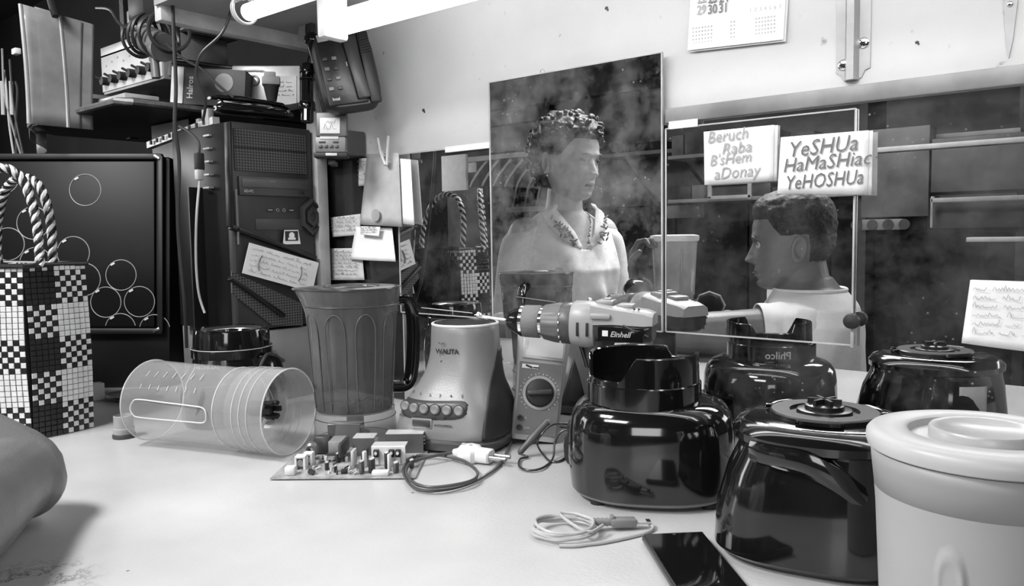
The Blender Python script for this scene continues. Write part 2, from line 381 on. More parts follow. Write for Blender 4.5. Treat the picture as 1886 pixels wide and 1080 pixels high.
# ------------------------------------------------------------ blender jars and bases on the bench
def rotloft(mb, secs, M=None, **k):
    return mb.loft([[(M @ p if M else p) for p in s] for s in secs], **k)
def collar_wall(mb, R, t, z0, hf, seg=72, taper=0.0):
    """ring wall whose height follows hf(angle in degrees, 0 = +X, -90 = to the viewer)"""
    secs = []
    for i in range(seg):
        a = 2 * PI * i / seg; h = hf(math.degrees(a)); ca, sa = math.cos(a), math.sin(a)
        ro = R - taper * h; b = min(.0012, t / 3)
        secs.append([V((R * ca, R * sa, z0)), V((ro * ca, ro * sa, z0 + h - b)), V(((ro - b) * ca, (ro - b) * sa, z0 + h)),
                     V(((ro - t + b) * ca, (ro - t + b) * sa, z0 + h)), V(((ro - t) * ca, (ro - t) * sa, z0 + h - b)), V(((R - t) * ca, (R - t) * sa, z0))])
    return mb.loft(secs, ring=True)
def coupling(mb, z, r=.018, mi=0):
    mb.lathe([(r, z), (r, z + .006), (r * .8, z + .007)], 24, mi=mi)
    for k in range(6):
        a = k * PI / 3; mb.box((r * .5 * math.cos(a), r * .5 * math.sin(a), z + .009), (r * .7, .003, .006), Matrix.Rotation(a, 3, 'Z'), mi=mi)
    return mb
def body_secs(prof, n=2.6, seg=56):
    """prof rows: z, rx, ry, cx, cy"""
    return [superell(rx, ry, n, seg, (cx, cy), z) for z, rx, ry, cx, cy in prof]
# --- open collar base in front (its name plate faces the mirror)
def collar_base(label, loc, rz, sc=1.0, plate=None, name='blender'):
    t = thing(name, label, 'blender', loc, rz); t.scale = (sc, sc, sc)
    prof = [(.006, .086, .078, .008, .010), (.010, .092, .084, .008, .010), (.040, .095, .087, .008, .010), (.078, .093, .086, .008, .010),
            (.093, .090, .083, .008, .009), (.102, .084, .077, .008, .008), (.107, .075, .069, .006, .004), (.109, .064, .060, .002, .001)]
    part('body', MB().loft(body_secs(prof, 2.5)), M_black, t)
    sk = MB().loft(body_secs([(.002, .082, .074, .008, .010), (.006, .089, .081, .008, .010), (.0085, .089, .081, .008, .010)], 2.5))
    part('base_ring', sk, M_grey, t, label='grey ring at the foot')
    for dx in (-.05, .07):
        for dy in (-.045, .06): part('foot', MB().cyl((dx, dy, -.0005), (dx, dy, .005), .009, seg=12), M_rubber, t)
    part('collar', collar_wall(MB(), .0645, .006, .106, lambda a: .025), M_black, t)
    def hf(a):
        a = (a + 360) % 360
        # low at the front left, tall block at the front right, dips at the back between two horns
        if 192 < a < 246: return .007
        if 246 <= a < 262: return .007 + (a - 246) / 16 * .026
        if 5 < a < 55: return .021
        if a <= 5: return .033 - a / 5 * .012
        if 55 <= a < 63: return .021 + (a - 55) / 8 * .012
        if 184 < a <= 192: return .033 - (a - 184) / 8 * .026
        return .033
    part('jar_holder', collar_wall(MB(), .0625, .0045, .130, hf, 144, .03), M_black, t)
    part('drive_coupling', coupling(MB().lathe([(.057, .117), (.057, .119), (.03, .121), (.02, .122)], 40), .122), M_black2, t)
    if plate: text(plate, .0150, mat('pale_print', .5, .5), t, (.0655 * math.cos(.52), .0655 * math.sin(.52), .1135), (PI / 2, 0, PI / 2 + .52), align='CENTER', sx=1.0, off=.0002)
    return t
p1 = A(1186, 900, .915); p1.z = .0006
b1 = collar_base('large glossy black blender motor base with an open notched collar, in front of the multimeter', p1, facing(p1), 1.0, 'Philco')
# --- base with flat round top and bayonet coupling, front right
def disc_base(label, loc, rz, sc=1.0):
    t = thing('blender', label, 'blender', loc, rz); t.scale = (sc, sc, sc)
    prof = [(.004, .081, .078, .006, 0), (.009, .087, .083, .006, 0), (.045, .086, .082, .007, 0), (.085, .079, .078, .010, 0), (.106, .073, .073, .013, 0), (.112, .073, .073, .014, 0)]
    part('body', MB().loft(body_secs(prof, 2.9)), M_black, t)
    cap = [(.110, .0735, .0735, .014, 0), (.1135, .0795, .0795, .013, 0), (.121, .0800, .0800, .013, 0), (.1285, .0745, .0745, .013, 0), (.1315, .066, .066, .013, 0), (.1325, .062, .062, .012, 0)]
    part('top_cap', MB().loft(body_secs(cap, 2.2)), M_black, t)
    # flowing side ridge: a band sweeping from the top down the right flank
    rd = MB(); secs = []
    for k in range(25):
        u = k / 24; a = math.radians(-128 + 100 * u); zz = .108 - .001 * u - .085 * max(0, u - .30) ** 1.7 / .55
        rr = .0810 + .0085 * (1 - zz / .108); c = V((.009 + rr * math.cos(a) * .99, rr * math.sin(a), zz)); n = V((math.cos(a), math.sin(a), 0)); wv = .010 + .004 * u
        secs.append([c + n * (.0028 * math.cos(b)) + V((0, 0, wv * math.sin(b))) for b in [2 * PI * j / 10 for j in range(10)]])
    part('side_ridge', rd.loft(secs), M_black, t)
    part('locking_disc', MB().lathe([(.047, .1320), (.047, .1365), (.0455, .1378), (.030, .1378), (.0295, .1345), (.024, .1345), (.0235, .1385), (.022, .1390), (.012, .1390)], 48, Matrix.Translation((.012, 0, 0))), M_black2, t)
    for k in range(3):
        a0 = math.radians(-110 + 120 * k)
        part('locking_lug', MB().lathe([(.0465, .1335), (.0535, .1335), (.0535, .1372), (.0465, .1372)], 10, Matrix.Translation((.012, 0, 0)), arc=(a0, a0 + .75)), M_black, t, solid=.001)
    part('drive_coupling', coupling(MB(), .137, .017).xf(Matrix.Translation((.012, 0, .0))), M_black2, t)
    for dx in (-.045, .055):
        for dy in (-.05, .05): part('foot', MB().cyl((dx, dy, -.0005), (dx, dy, .005), .009, seg=12), M_rubber, t)
    return t
p2 = A(1490, 960, .752); p2.z = .0006
b2 = disc_base('glossy black blender motor base with flat round coupling top, beside the frosted white jar', p2, facing(p2) - .12, 1.0)
b2.scale = (1.03, 1.03, .95)
part('sticker', MB().loft([[V((.012 + .0855 * math.cos(a), .0852 * math.sin(a), z)) for a in [math.radians(24 + 3 * i) for i in range(9)]] for z in (.06, .10)], closed=False), M_grey3, b2, solid=.0003, label='pale label on the rear flank')
# --- frosted white jar at the right front
M_frost = mat('frosted_polypropylene', .34, .45, var=.03, spec=.35, trans=.0)
pj = A(1806, 1000, .502); pj.z = .0006
jar = thing('blender_jar', 'frosted white plastic blender jar with a white lid, cut by the right edge', 'blender jar', pj, facing(pj))
part('body', MB().lathe([(.052, .0), (.056, .002), (.0575, .05), (.0610, .12), (.0635, .150), (.0640, .1605), (.0610, .1605), (.0590, .12), (.0555, .05), (.053, .004)], 64), M_frost, jar)
part('lid_rim', MB().lathe([(.0635, .158), (.0665, .1595), (.0676, .163), (.0672, .1675), (.065, .1700), (.060, .1712), (.045, .1712), (.043, .170), (.0415, .1655)], 72, caps=(False, False)), mat('white_lid', .46, .4, var=.03), jar)
part('lid_plate', MB().lathe([(.042, .1650), (.042, .1657), (.001, .1657)], 48), mat('white_lid', .7), jar)
part('filler_cap', MB().lathe([(.031, .1655), (.031, .1720), (.030, .1735), (.026, .1735), (.024, .1720), (.001, .1715)], 48), mat('milky_cap', .40, .3, var=.04), jar)
part('inner_skirt', MB().lathe([(.0612, .125), (.0640, .150), (.0646, .158)], 64, caps=(False, False)), mat('frosted_double_wall', .28, .5, var=.03), jar, solid=.0006, label='darker band where the lid skirt overlaps')
rows = []
for i in range(40):
    z = .012 + .104 * i / 39; row = []
    for k in range(25):
        u = -.17 + .34 * k / 24; vz = max(0, z - .094) / .017; q_ = math.sqrt((u / .13) ** 2 + vz ** 2); hgt = .0024 / (1 + math.exp((q_ - 1) * 14)) - .0011 / (1 + math.exp((q_ - .62) * 14))
        a = math.radians(-104) + u; R = .0564 + (.0575 - .0564) * min(1, z / .05) + .0035 * max(0, (z - .05)) / .07 - .0001 + hgt
        row.append(V((R * math.cos(a), R * math.sin(a), z)))
    rows.append(row)
part('moulded_rib', MB().loft(rows, closed=False), M_frost, jar, ang=80)
# --- grey base with row of round buttons
M_wal = mat('brushed_silver_plastic', .26, .38, .25, var=.08, vscale=9, bump=.08, bscale=400)
pw = A(845, 800, 1.155); pw.z = .0006
wal = thing('blender', 'silver grey flared blender motor base with a curved row of round buttons', 'blender', pw, facing(pw) - .40)
wprof = [(.016, .078, .071, 0, 0, 3.4), (.020, .080, .073, 0, 0, 3.4), (.045, .0775, .071, 0, 0, 3.3), (.060, .073, .069, .002, 0, 3.1), (.075, .066, .065, .004, .002, 2.8), (.088, .0595, .060, .006, .003, 2.5),
         (.100, .0555, .0565, .008, .004, 2.3), (.115, .0525, .053, .010, .005, 2.1), (.135, .0505, .0505, .011, .006, 2), (.155, .0495, .0495, .011, .006, 2), (.168, .0485, .0485, .011, .006, 2), (.171, .0470, .0470, .011, .006, 2)]
def wsec(z, grow=0, seg=64):
    for a, b in zip(wprof, wprof[1:]):
        if a[0] <= z <= b[0] + 1e-9:
            t = (z - a[0]) / (b[0] - a[0]); v = [x + (y - x) * t for x, y in zip(a, b)]
            return superell(v[1] + grow, v[2] + grow, v[5], seg, (v[3], v[4]), z)
zs = [.016, .018, .020, .03, .04, .05, .06, .07, .08, .09, .1, .11, .12, .13, .14, .15, .16, .168, .171]
part('body', MB().loft([wsec(z) for z in zs], caps=(True, False)), M_wal, wal)
part('skirt', MB().loft([superell(.074, .067, 3, 64, (0, 0), .001), superell(.081, .074, 3.2, 64, (0, 0), .004), superell(.0825, .0755, 3.2, 64, (0, 0), .014), superell(.079, .072, 3.2, 64, (0, 0), .017)]), mat('dark_skirt', .06, .3), wal)
# dark flank: a swoosh on the right side
fl = MB(); rows = []
for i, z in enumerate([.018 + .0042 * k for k in range(29)]):
    full = wsec(min(z, .17), .0012, 128); u = (z - .018) / .118
    c0 = -52 + 50 * u ** 1.5; c1 = 60 - 40 * u
    pts = []
    for k in range(19):
        a = c0 + (c1 - c0) * k / 18; idx = (a / 360 * 128) % 128; i0 = int(idx) % 128; f = idx - int(idx)
        pts.append(full[i0].lerp(full[(i0 + 1) % 128], f))
    rows.append(pts)
part('side_panel', fl.loft(rows, closed=False), mat('dark_flank', .022, .45, bump=.1), wal, solid=.0012, label='dark curved side panel')
part('rim', MB().torus((.011, .006, .171), .0468, .0022, seg=48, ms=10), mat('pale_rim', .6, .4), wal)
part('socket', MB().lathe([(.0455, .1715), (.044, .1735), (.0435, .1722), (.001, .1722)], 40, Matrix.Translation((.011, .006, 0)), caps=(False, True)), M_black2, wal)
def wsurf(x, z, grow=0):
    """point on the front face of the silver base"""
    best = min(wsec(z, grow, 256)[128:], key=lambda p: abs(p.x - x)); return best
pnl = MB(); upper = []; rows = []
for k in range(25):
    x = -.066 + .107 * k / 24; e = math.sqrt(max(0, 1 - (abs(k - 12) / 12.4) ** 8)); zc = .059 - .0022 * (1 - ((k - 12) / 12) ** 2) + .003 * (k / 24)
    rows.append([wsurf(x, zc + dz * e, .0008) for dz in (-.0125, -.006, 0, .006, .0125)])
part('button_panel', pnl.loft(rows, closed=False), mat('grey_panel', .05, .4), wal, solid=.001)
for i in range(6):
    x = -.056 + .0172 * i; q = wsurf(x, .060, .0015); n = V((q.x * .3, -1, .12)).normalized(); qt = n.to_track_quat('Z', 'Y').to_matrix().to_4x4(); qt.translation = q
    part('button', MB().lathe([(.0068, -.001), (.0068, .0012), (.0052, .0030), (.0015, .0024), (.0005, .0023)], 20, qt), M_wal, wal)
    bz = MB().torus((0, 0, .0003), .0074, .0007, seg=20, ms=6).xf(qt); part('button_ring', bz, M_dgrey, wal)
q = wsurf(-.026, .040, .001); part('pulse_button', MB().box(q, (.028, .004, .0105), bev=.004).box(q + V((0, .0008, 0)), (.032, .0035, .0145), bev=.005, mi=1), [M_dgrey, M_wal], wal)
ik = mat('dark_print', .03, .5)
q = wsurf(.0, .137); text('WALITA', .0092, ik, wal, (-.013, q.y - .0022, .134), align='LEFT', sx=1.0, off=.0003)
text('4 pas', .0048, ik, wal, (-.009, q.y - .0022, .147)); text('450 W', .0048, ik, wal, (-.007, q.y - .0014, .121))
for i, s in enumerate(('0', '1', '2', '3', '4', '5')):
    q = wsurf(-.048 + .0160 * i, .078, .0005); text(s, .006, ik, wal, (q.x - .002, q.y - .0012, .0765), (PI / 2 - .25, 0, 0))
q = wsurf(.0, .041, .0006); text('AUTOLIMPEZA', .0040, ik, wal, (-.006, q.y - .0008, .0375)); q = wsurf(-.058, .043, .0006); text('PULSAR', .0040, ik, wal, (-.064, q.y + .0012, .046), (PI / 2, 0, -.2))
# --- tinted pitcher standing
M_tint = clear_mat('smoked_clear_plastic', .62, .50, .12, .14, .4)
M_clear = clear_mat('clear_plastic', .90, .16, .07, .5, .5)
pp = A(655, 790, 1.175); pp.z = .0006
pit = thing('blender_jar', 'tall smoky see-through blender jar with dark lid and handle, standing upright', 'blender jar', pp, facing(pp))
def jarsec(R, z, lip=0, ribs=0, seg=96):
    out = []
    for i in range(seg):
        a = 2 * PI * i / seg; r = R
        if ribs: r -= ribs * max(0, math.cos(6 * a + .6)) ** 3
        if lip: r += lip * max(0, math.cos(a - PI)) ** 24
        out.append(V((r * math.cos(a), r * math.sin(a), z)))
    return out
prof = [(.0545, .045, 0, 0), (.0570, .050, 0, .0), (.0585, .065, 0, .003), (.0605, .10, 0, .0035), (.063, .14, 0, .0035), (.0655, .175, 0, .003), (.0672, .190, 0, 0), (.0690, .205, .003, 0), (.0705, .2235, .012, 0)]
part('vessel', MB().loft([jarsec(r, z, l, rb) for r, z, l, rb in prof], caps=(True, False)), M_tint, pit)
part('lid', MB().loft([jarsec(.0665, .2045, .001), jarsec(.0682, .2230, .008), jarsec(.0715, .2235, .0135), jarsec(.0712, .2255, .0135), jarsec(.060, .2262, .012), jarsec(.05, .2262, .008)]), clear_mat('smoked_lid_plastic', .35, .75, .2, .07, .3), pit)
part('filler_cap', MB().lathe([(.025, .2263), (.024, .2280), (.022, .2290), (.001, .2290)], 32), M_dgrey, pit)
part('lid_knob_ring', MB().torus((0, 0, .2265), .040, .0009, seg=48, ms=6), M_dgrey, pit)
sk = [(.0600, .0, 0, 0), (.0605, .002, 0, 0), (.0595, .03, 0, 0), (.0580, .048, 0, 0)]
part('base_skirt', MB().loft([jarsec(r, z, 0, 0) for r, z, _, _ in sk], caps=(False, False)), M_clear, pit)
for z, r in ((.046, .0575), (.036, .0595), (.001, .0606), (.20, .0688)): part('seam_line', MB().torus((0, 0, z), r, .0006, seg=64, ms=5), M_dgrey, pit)
for a0 in (-150, -112, -74, -36):
    pts = []
    for u, z in ((-.20, .052), (-.22, .12), (-.22, .165), (-.15, .183), (0, .190), (.15, .183), (.22, .165), (.22, .12), (.20, .052)):
        a = math.radians(a0) + u; R = .057 + (z - .05) * .068 + .0008; pts.append((R * math.cos(a), R * math.sin(a), z))
    part('moulded_rib', MB().tube(pts, .0009, 6, 4), mat('rib_highlight', .09, .25), pit)  # thin arch tubes draw the highlights of the ribs in solid colour
part('drive_socket', MB().lathe([(.020, .004), (.021, .010), (.013, .012), (.0125, .040), (.016, .044)], 24), M_dgrey, pit)
bl = MB()
for k in range(4):
    a = k * PI / 2 + .4; bl.box((.014 * math.cos(a), .014 * math.sin(a), .055 + .003 * (k % 2)), (.024, .006, .001), Matrix.Rotation(a, 3, 'Z') @ Matrix.Rotation(-.4, 3, 'Y'))
part('blade', bl, M_metal, pit)
hp = [(.066, 0, .200), (.077, 0, .203), (.088, 0, .198), (.0945, 0, .180), (.0955, 0, .145), (.093, 0, .105), (.088, 0, .080), (.078, 0, .071), (.060, 0, .072)]
part('handle', MB().tube(hp, .0072, 12, 5, flat=1.5).xf(Matrix.Rotation(.32, 4, 'Z')), M_black, pit, label='black loop handle')
# --- the clear jar lying on its side
a0 = Z(268, 800, 0); a1 = Z(530, 815, 0); a0 = A(283, 742, 1.185); a1 = A(533, 752, 1.09); a0.z = .0605; a1.z = .0605
ax = (a1 - a0).normalized()
ly = thing('blender_jar', 'clear plastic blender jar lying on its side, open foot towards the circuit board', 'blender jar')
ly.matrix_world = Matrix.Translation(a0) @ ax.to_track_quat('X', 'Z').to_matrix().to_4x4()
Lj = (a1 - a0).length; RX = Matrix.Rotation(PI / 2, 4, 'Y')
part('vessel', MB().lathe([(.0590, 0), (.0592, .002), (.0575, .06), (.0560, Lj * .66)], 64, RX, caps=(False, False)), M_clear, ly)
part('floor_plate', MB().lathe([(.0560, Lj * .66), (.050, Lj * .70), (.030, Lj * .73), (.012, Lj * .75), (.001, Lj * .75)], 48, RX, caps=(False, False)), M_clear, ly)
part('foot_ring', MB().lathe([(.0560, Lj * .66), (.0570, Lj * .69), (.0585, Lj * .72), (.0590, Lj), (.0575, Lj), (.0565, Lj * .74)], 64, RX, caps=(False, False)), M_clear, ly)
M_edge = clear_mat('bright_plastic_edge', .9, .6, .1, .75, .4)
for x, r, w2 in ((0, .0592, .0010), (Lj * .66, .0563, .0009), (Lj, .0588, .0011), (Lj * .80, .0590, .0005), (Lj * .85, .0592, .0005), (Lj * .90, .0593, .0005)): part('moulded_edge', MB().torus((x, 0, 0), r, w2, Matrix.Rotation(PI / 2, 3, 'Y'), seg=64, ms=6), M_edge, ly)
# raised long oval of the grip recess, on the side facing the camera
def onj(x, ang, r=.0585): return (x, -r * math.cos(ang), r * math.sin(ang))
ov = [onj(.018, .0), onj(.022, .16), onj(.032, .24), onj(.08, .22), onj(.125, .20), onj(.150, .17), onj(.156, .0), onj(.150, -.17), onj(.125, -.19), onj(.08, -.2), onj(.032, -.2), onj(.022, -.14)]
part('grip_outline', MB().tube(ov, .0010, 6, 5, cyc=True), M_edge, ly)
tk = MB()
for i in range(7):
    x = .030 + .0165 * i
    tk.tube([onj(x, 1.02, .0590), onj(x, .84, .0590)], .0005, 5, 0)
    tk.tube([onj(x + .001, .62, .0590), onj(x + .001, .50, .0590)], .0005, 5, 0)
part('measure_mark', tk, mat('white_print', .6, .5), ly)
dc = MB().cyl((Lj * .74, 0, 0), (Lj * .86, 0, 0), .011, seg=20)
for k in range(6):
    a = k * PI / 3; dc.box((Lj * .88, .011 * math.cos(a), .011 * math.sin(a)), (.012, .005, .007), Matrix.Rotation(a, 3, 'X'))
part('drive_coupling', dc, M_rubber, ly)
# --- black base in the shade behind the lying jar
pm = A(432, 740, 1.31); pm.z = .0006
mb_ = thing('blender', 'black blender motor base with a wide ringed top, behind the clear jar lying down', 'blender', pm, facing(pm)); mb_.scale = (.935, .935, .96)
part('body', MB().loft(body_secs([(.002, .083, .072, 0, 0), (.010, .088, .076, 0, 0), (.05, .088, .076, 0, 0), (.075, .085, .073, .004, 0), (.098, .075, .068, .008, 0), (.112, .070, .066, .005, 0)], 2.5)), M_black, mb_)
part('collar', MB().lathe([(.068, .112), (.068, .126), (.065, .128), (.0635, .152), (.062, .158), (.058, .159), (.045, .153), (.035, .152), (.033, .149), (.001, .149)], 56), M_black, mb_)
part('collar_lug', MB().box((.050, -.036, .148), (.024, .014, .020), Matrix.Rotation(-.6, 3, 'Z'), bev=.004), M_black, mb_)
part('steel_rim', MB().lathe([(.050, .1575), (.034, .1535)], 48, caps=(False, False)), M_metal, mb_, solid=.0008)
part('seam_line', MB().torus((0, 0, .127), .068, .0007, seg=56, ms=5), M_grey3, mb_)
part('control_panel', MB().loft([[V((x, -.078 - .004 * z2, .030 + z)) for x, z in ((-.062, .0), (-.052, .034), (-.040, .043), (.040, .043), (.055, .034), (.066, .0))] for z2 in (0, 1)]), M_black, mb_)
part('panel_trim', MB().tube([(-.062, -.083, .030), (-.052, -.083, .064), (-.040, -.083, .073), (.040, -.083, .073), (.055, -.083, .064), (.066, -.083, .030)], .0012, 6, 3), mat('bright_trim', .35, .2, .8), mb_)
text('MONDIAL', .0088, mat('pale_print', .5), mb_, (-.058, -.0685, .101), (PI / 2, 0, -.35), off=.0002)
cb = MB().tube([mb_.location + v * .93 for v in (V((.05, .07, .10)), V((.075, .02, .12)), V((.088, -.01, .08)), V((.088, -.02, .03)), V((.08, -.03, .004)))], .0028, 8, 5)
tag(cb.build('cord', M_cord), 'black cord arching down beside the shaded black blender base', 'cord')
# ------------------------------------------------------------ small things on the bench
# --- circuit board
c00, c10, c11 = Z(497, 886), Z(765, 884), Z(778, 818)
bx = (c10 - c00); BW = bx.length
bd = thing('circuit_board', 'bare circuit board crowded with heat sinks, capacitors and coils, in front of the jars', 'circuit board', c00 + V((0, 0, .0022)), math.atan2(bx.y, bx.x))
BD = .118; kx_b = BW / .262; bd.scale = (kx_b, (c11 - c10).length / .122, kx_b * 1.15); BW = .262
M_pcb = mat('pale_circuit_board', .32, .45, var=.35, vscale=60, detail=8)
part('board', MB().box((BW / 2, BD / 2, .0), (BW, BD, .0016)), M_pcb, bd)
tr_ = MB(); rr = random.Random(3)
for i in range(16):
    x = rr.uniform(.008, BW - .03); y = rr.uniform(.004, BD - .01); tr_.box((x + .008, y, .0009), (rr.uniform(.01, .03), .0009, .0003)); tr_.box((x, y + .004, .0009), (.0009, .008, .0003))
o = part('copper_track', tr_, mat('copper_track_grey', .6, .4), bd, ang=0); o['kind'] = 'stuff'
M_alu = mat('aluminium_fin', .78, .35, .4, var=.06)
M_cap = mat('capacitor_sleeve', .03, .3, var=.3); M_cream = mat('cream_plastic', .68, .5, var=.08); M_ferr = mat('ferrite', .05, .6); M_wood = mat('layered_tape', .24, .5, var=.2)
def heatsink(x0, x1, y, h, top=.020, fins=3, mi=None):
    mi = mi or [M_alu, mat('fin_shade_side', .12, .4, .3)]; t = MB(); t.box(((x0 + x1) / 2, y, h / 2 + .001), (x1 - x0, .0022, h), mi=0 if fins == 0 else 1); t.box(((x0 + x1) / 2, y + top / 2, h + .001), (x1 - x0, top, .0022))  # upright plates of finned sinks get shade as a darker grey, tops stay bright
    for k in range(fins): t.box(((x0 + x1) / 2 + .002, y + top * .6, h - .006 - .006 * k), (x1 - x0, top * .75, .0014))
    return part('heat_sink', t, mi, bd, ang=0)
heatsink(.168, .232, .040, .0300, .016, 0)
heatsink(.180, .255, .080, .0330, .016, 3)
heatsink(.118, .160, .072, .0300, .018, 3)
heatsink(.052, .118, .105, .0400, .014, 1)
for x in (.178, .207, .219):
    part('transistor', MB().box((x, .0365, .0215), (.0095, .004, .012), bev=.0006).cyl((x, .0335, .0225), (x, .0345, .0225), .0028, seg=12, mi=1).box((x, .0370, .009), (.008, .0008, .013), mi=1), [M_rubber, M_alu], bd)
def capac(x, y, r, h, m=M_cap): part('capacitor', MB().lathe([(r * .92, .001), (r, .0025), (r, h - .001), (r * .92, h)], 20, Matrix.Translation((x, y, 0))).lathe([(r * .8, h), (r * .8, h + .0003)], 16, Matrix.Translation((x, y, 0)), mi=1), [m, M_alu], bd)
capac(.160, .014, .0047, .0205, mat('striped_sleeve', .10, .35, var=.5, vscale=300)); capac(.177, .018, .0060, .0225); capac(.222, .016, .0052, .0170, mat('green_sleeve', .10, .35)); capac(.200, .030, .0042, .026)
capac(.157, .034, .0040, .0260, M_cream); capac(.208, .022, .0036, .0270, M_cream); capac(.090, .026, .0038, .013); capac(.110, .018, .003, .011); capac(.099, .050, .0045, .016)
capac(.2465, .030, .0045, .014, M_ferr); capac(.2465, .050, .004, .012); capac(.140, .100, .0042, .02)
part('transformer', MB().box((.092, .066, .0235), (.027, .024, .020), bev=.001).box((.092, .066, .0120), (.031, .028, .004), mi=1).box((.106, .060, .0220), (.008, .034, .024), bev=.003, mi=2), [M_wood, M_ferr, M_dgrey], bd)
part('coil', MB().torus((.043, .060, .018), .0085, .0050, Matrix.Rotation(PI / 2, 3, 'X'), seg=28, ms=8), mat('copper_coil', .22, .35, .6), bd)
part('coil_core', MB().box((.055, .080, .018), (.032, .010, .030), bev=.003), M_dgrey, bd)
for i, (x, y, s) in enumerate(((.040, .030, 1), (.046, .044, .9))):
    t = MB(); t.box((x, y, .021 * s), (.020 * s, .010, .004), bev=.001); t.box((x - .008 * s, y, .011 * s), (.004, .010, .020 * s)); t.box((x + .008 * s, y, .011 * s), (.004, .010, .020 * s)); t.cyl((x, y - .0045, .012 * s), (x, y + .0045, .012 * s), .0055 * s, seg=16, mi=1)
    part('choke', t, [M_cream, M_wood], bd)
part('terminal_block', MB().box((.031, .012, .0075), (.018, .009, .013), bev=.001), M_cream, bd)
part('connector', MB().box((.197, .008, .0045), (.030, .008, .007), bev=.0008), M_cream, bd)
part('film_capacitor', MB().box((.137, .034, .0165), (.006, .014, .026), bev=.001), mat('film_cap', .45, .4), bd)
part('film_capacitor', MB().box((.148, .056, .0105), (.008, .018, .016), bev=.001), M_dgrey, bd)
part('tilted_capacitor', MB().cyl((.064, .014, .005), (.074, .010, .004), .004, seg=14), M_cap, bd)
part('relay', MB().box((.128, .014, .004), (.010, .006, .006), bev=.0006), M_rubber, bd)
for i in range(34):
    x = rr.uniform(.060, .152); y = rr.uniform(.008, .058); h = rr.uniform(.004, .010); w_ = rr.uniform(.002, .005)
    k = rr.random(); mm = rr.choice([M_cap, M_cream, M_ferr, M_wood, M_alu])
    if k < .5: part('resistor', MB().cyl((x, y, .003), (x + w_ * 1.5, y + w_, .003 + h * .2), .0014, seg=8), mm, bd)
    else: part('small_component', MB().box((x, y, h / 2), (w_, w_ * .7, h), Matrix.Rotation(rr.uniform(-.5, .5), 3, 'Z'), bev=.0003, seg=1), mm, bd)
for x, y in ((.01, .006), (.13, .004), (BW - .01, .006)): part('standoff', MB().cyl((x, y, -.0018), (x, y, -.0006), .003, seg=10), M_alu, bd)
# --- white plug on its looped cord
def onb(px, py, h=.003): p = Z(px, py, h); return p
cpts = [onb(950, 800, .004), onb(936, 826), onb(925, 850), onb(900, 872), onb(860, 893), onb(810, 904, .004), onb(770, 902, .004), onb(749, 885, .004), onb(744, 862, .004), onb(760, 843, .005), onb(800, 838, .007), onb(850, 848, .006), onb(878, 868, .006), onb(872, 884, .008), onb(835, 894, .009), onb(790, 898, .009), onb(760, 888, .008), onb(748, 868, .008), onb(762, 850, .009), onb(800, 840, .011), onb(845, 832, .009)]
cd_ = thing('looped_cord', 'dark grey looped power cord ending in a white plug, right of the circuit board', 'cord', (0, 0, 0))
part('cable', MB().tube(cpts, .0022, 8, 6, flat=.8), mat('dark_grey_cord', .07, .45), cd_)
g0, g1 = onb(845, 834, .010), onb(912, 842, .010); gx = (g1 - g0).normalized(); G = gx.to_track_quat('X', 'Z').to_matrix().to_4x4(); G.translation = g0; G = G @ Matrix.Scale(1.3, 4)
gl = (g1 - g0).length
pg = MB(); pg.loft([superell(a, b, 3, 20, (0, 0), 0) for a, b in ()] or [[V((x, a * math.copysign(abs(math.cos(t)) ** .7, math.cos(t)), b * math.copysign(abs(math.sin(t)) ** .7, math.sin(t)))) for t in [2 * PI * k / 20 for k in range(20)]] for x, a, b in ((-.006, .003, .003), (0, .0045, .005), (.004, .0105, .009), (.012, .0135, .010), (.020, .0125, .0095), (.023, .009, .0075), (.036, .0095, .007), (.0375, .008, .006))]).xf(G)
part('plug_body', pg, M_white, cd_)
pn = MB()
for s in (-1, 1): part('pin', MB().cyl((.037, s * .005, 0), (.056, s * .005, 0), .0022, seg=10).xf(G), M_metal, cd_)
part('plug_mark', MB().cyl((.006, .0, .0092), (.006, 0, .0102), .0022, seg=10).cyl((.015, -.002, .0096), (.015, -.002, .0104), .0018, seg=10).xf(G), M_faint, cd_)
# --- coiled charger cable
ch = thing('charger_cable', 'coiled light grey charging cable with a ribbed connector, left of the phone', 'cable', (0, 0, 0))
cc = onb(1040, 978, .004); pts = []
rnd = random.Random(5)
e1 = (onb(1100, 985) - onb(980, 985)) * .5; e2 = (onb(1035, 958) - onb(1035, 1003)) * .5
for k in range(52):
    a = 2.6 + 2 * PI * k / 13.2; g = 1 - .10 * (k / 52) + rnd.uniform(-.03, .03)
    pts.append(cc + e1 * math.cos(a) * g + e2 * math.sin(a) * g * (.82 + .1 * rnd.random()) + V((0, 0, .001 + .0022 * (k // 13) + .001 * math.sin(a * 1.5))))
pts += [onb(1080, 980, .010), onb(1110, 968, .010)]
part('cable', MB().tube(pts, .0017, 8, 4), M_grey3, ch)
tl = [onb(1085, 1003, .002), onb(1110, 1000, .002), onb(1150, 992, .002), onb(1190, 982, .002), onb(1203, 972, .003), onb(1196, 966, .004)]
part('cable_tail', MB().tube([onb(1030, 1006, .002), onb(1060, 1006, .002)] + tl, .0017, 8, 5), M_grey3, ch)
q0, q1 = onb(1092, 962, .009), onb(1208, 962, .006); qx = (q1 - q0).normalized(); G2 = qx.to_track_quat('X', 'Z').to_matrix().to_4x4(); G2.translation = q0; ql = (q1 - q0).length
part('strain_relief', MB().lathe([(.003, 0)] + [(.0043 - .0007 * (i % 2), .001 + .0022 * i) for i in range(8)] + [(.0038, .0185)], 14, Matrix.Rotation(PI / 2, 4, 'Y')).xf(G2), mat('mid_grey_rubber', .2, .5), ch)
part('connector_housing', MB().box((.031, 0, 0), (.026, .012, .0085), bev=.002).box((.0195, 0, .003), (.004, .008, .008), bev=.001).xf(G2), M_grey, ch)
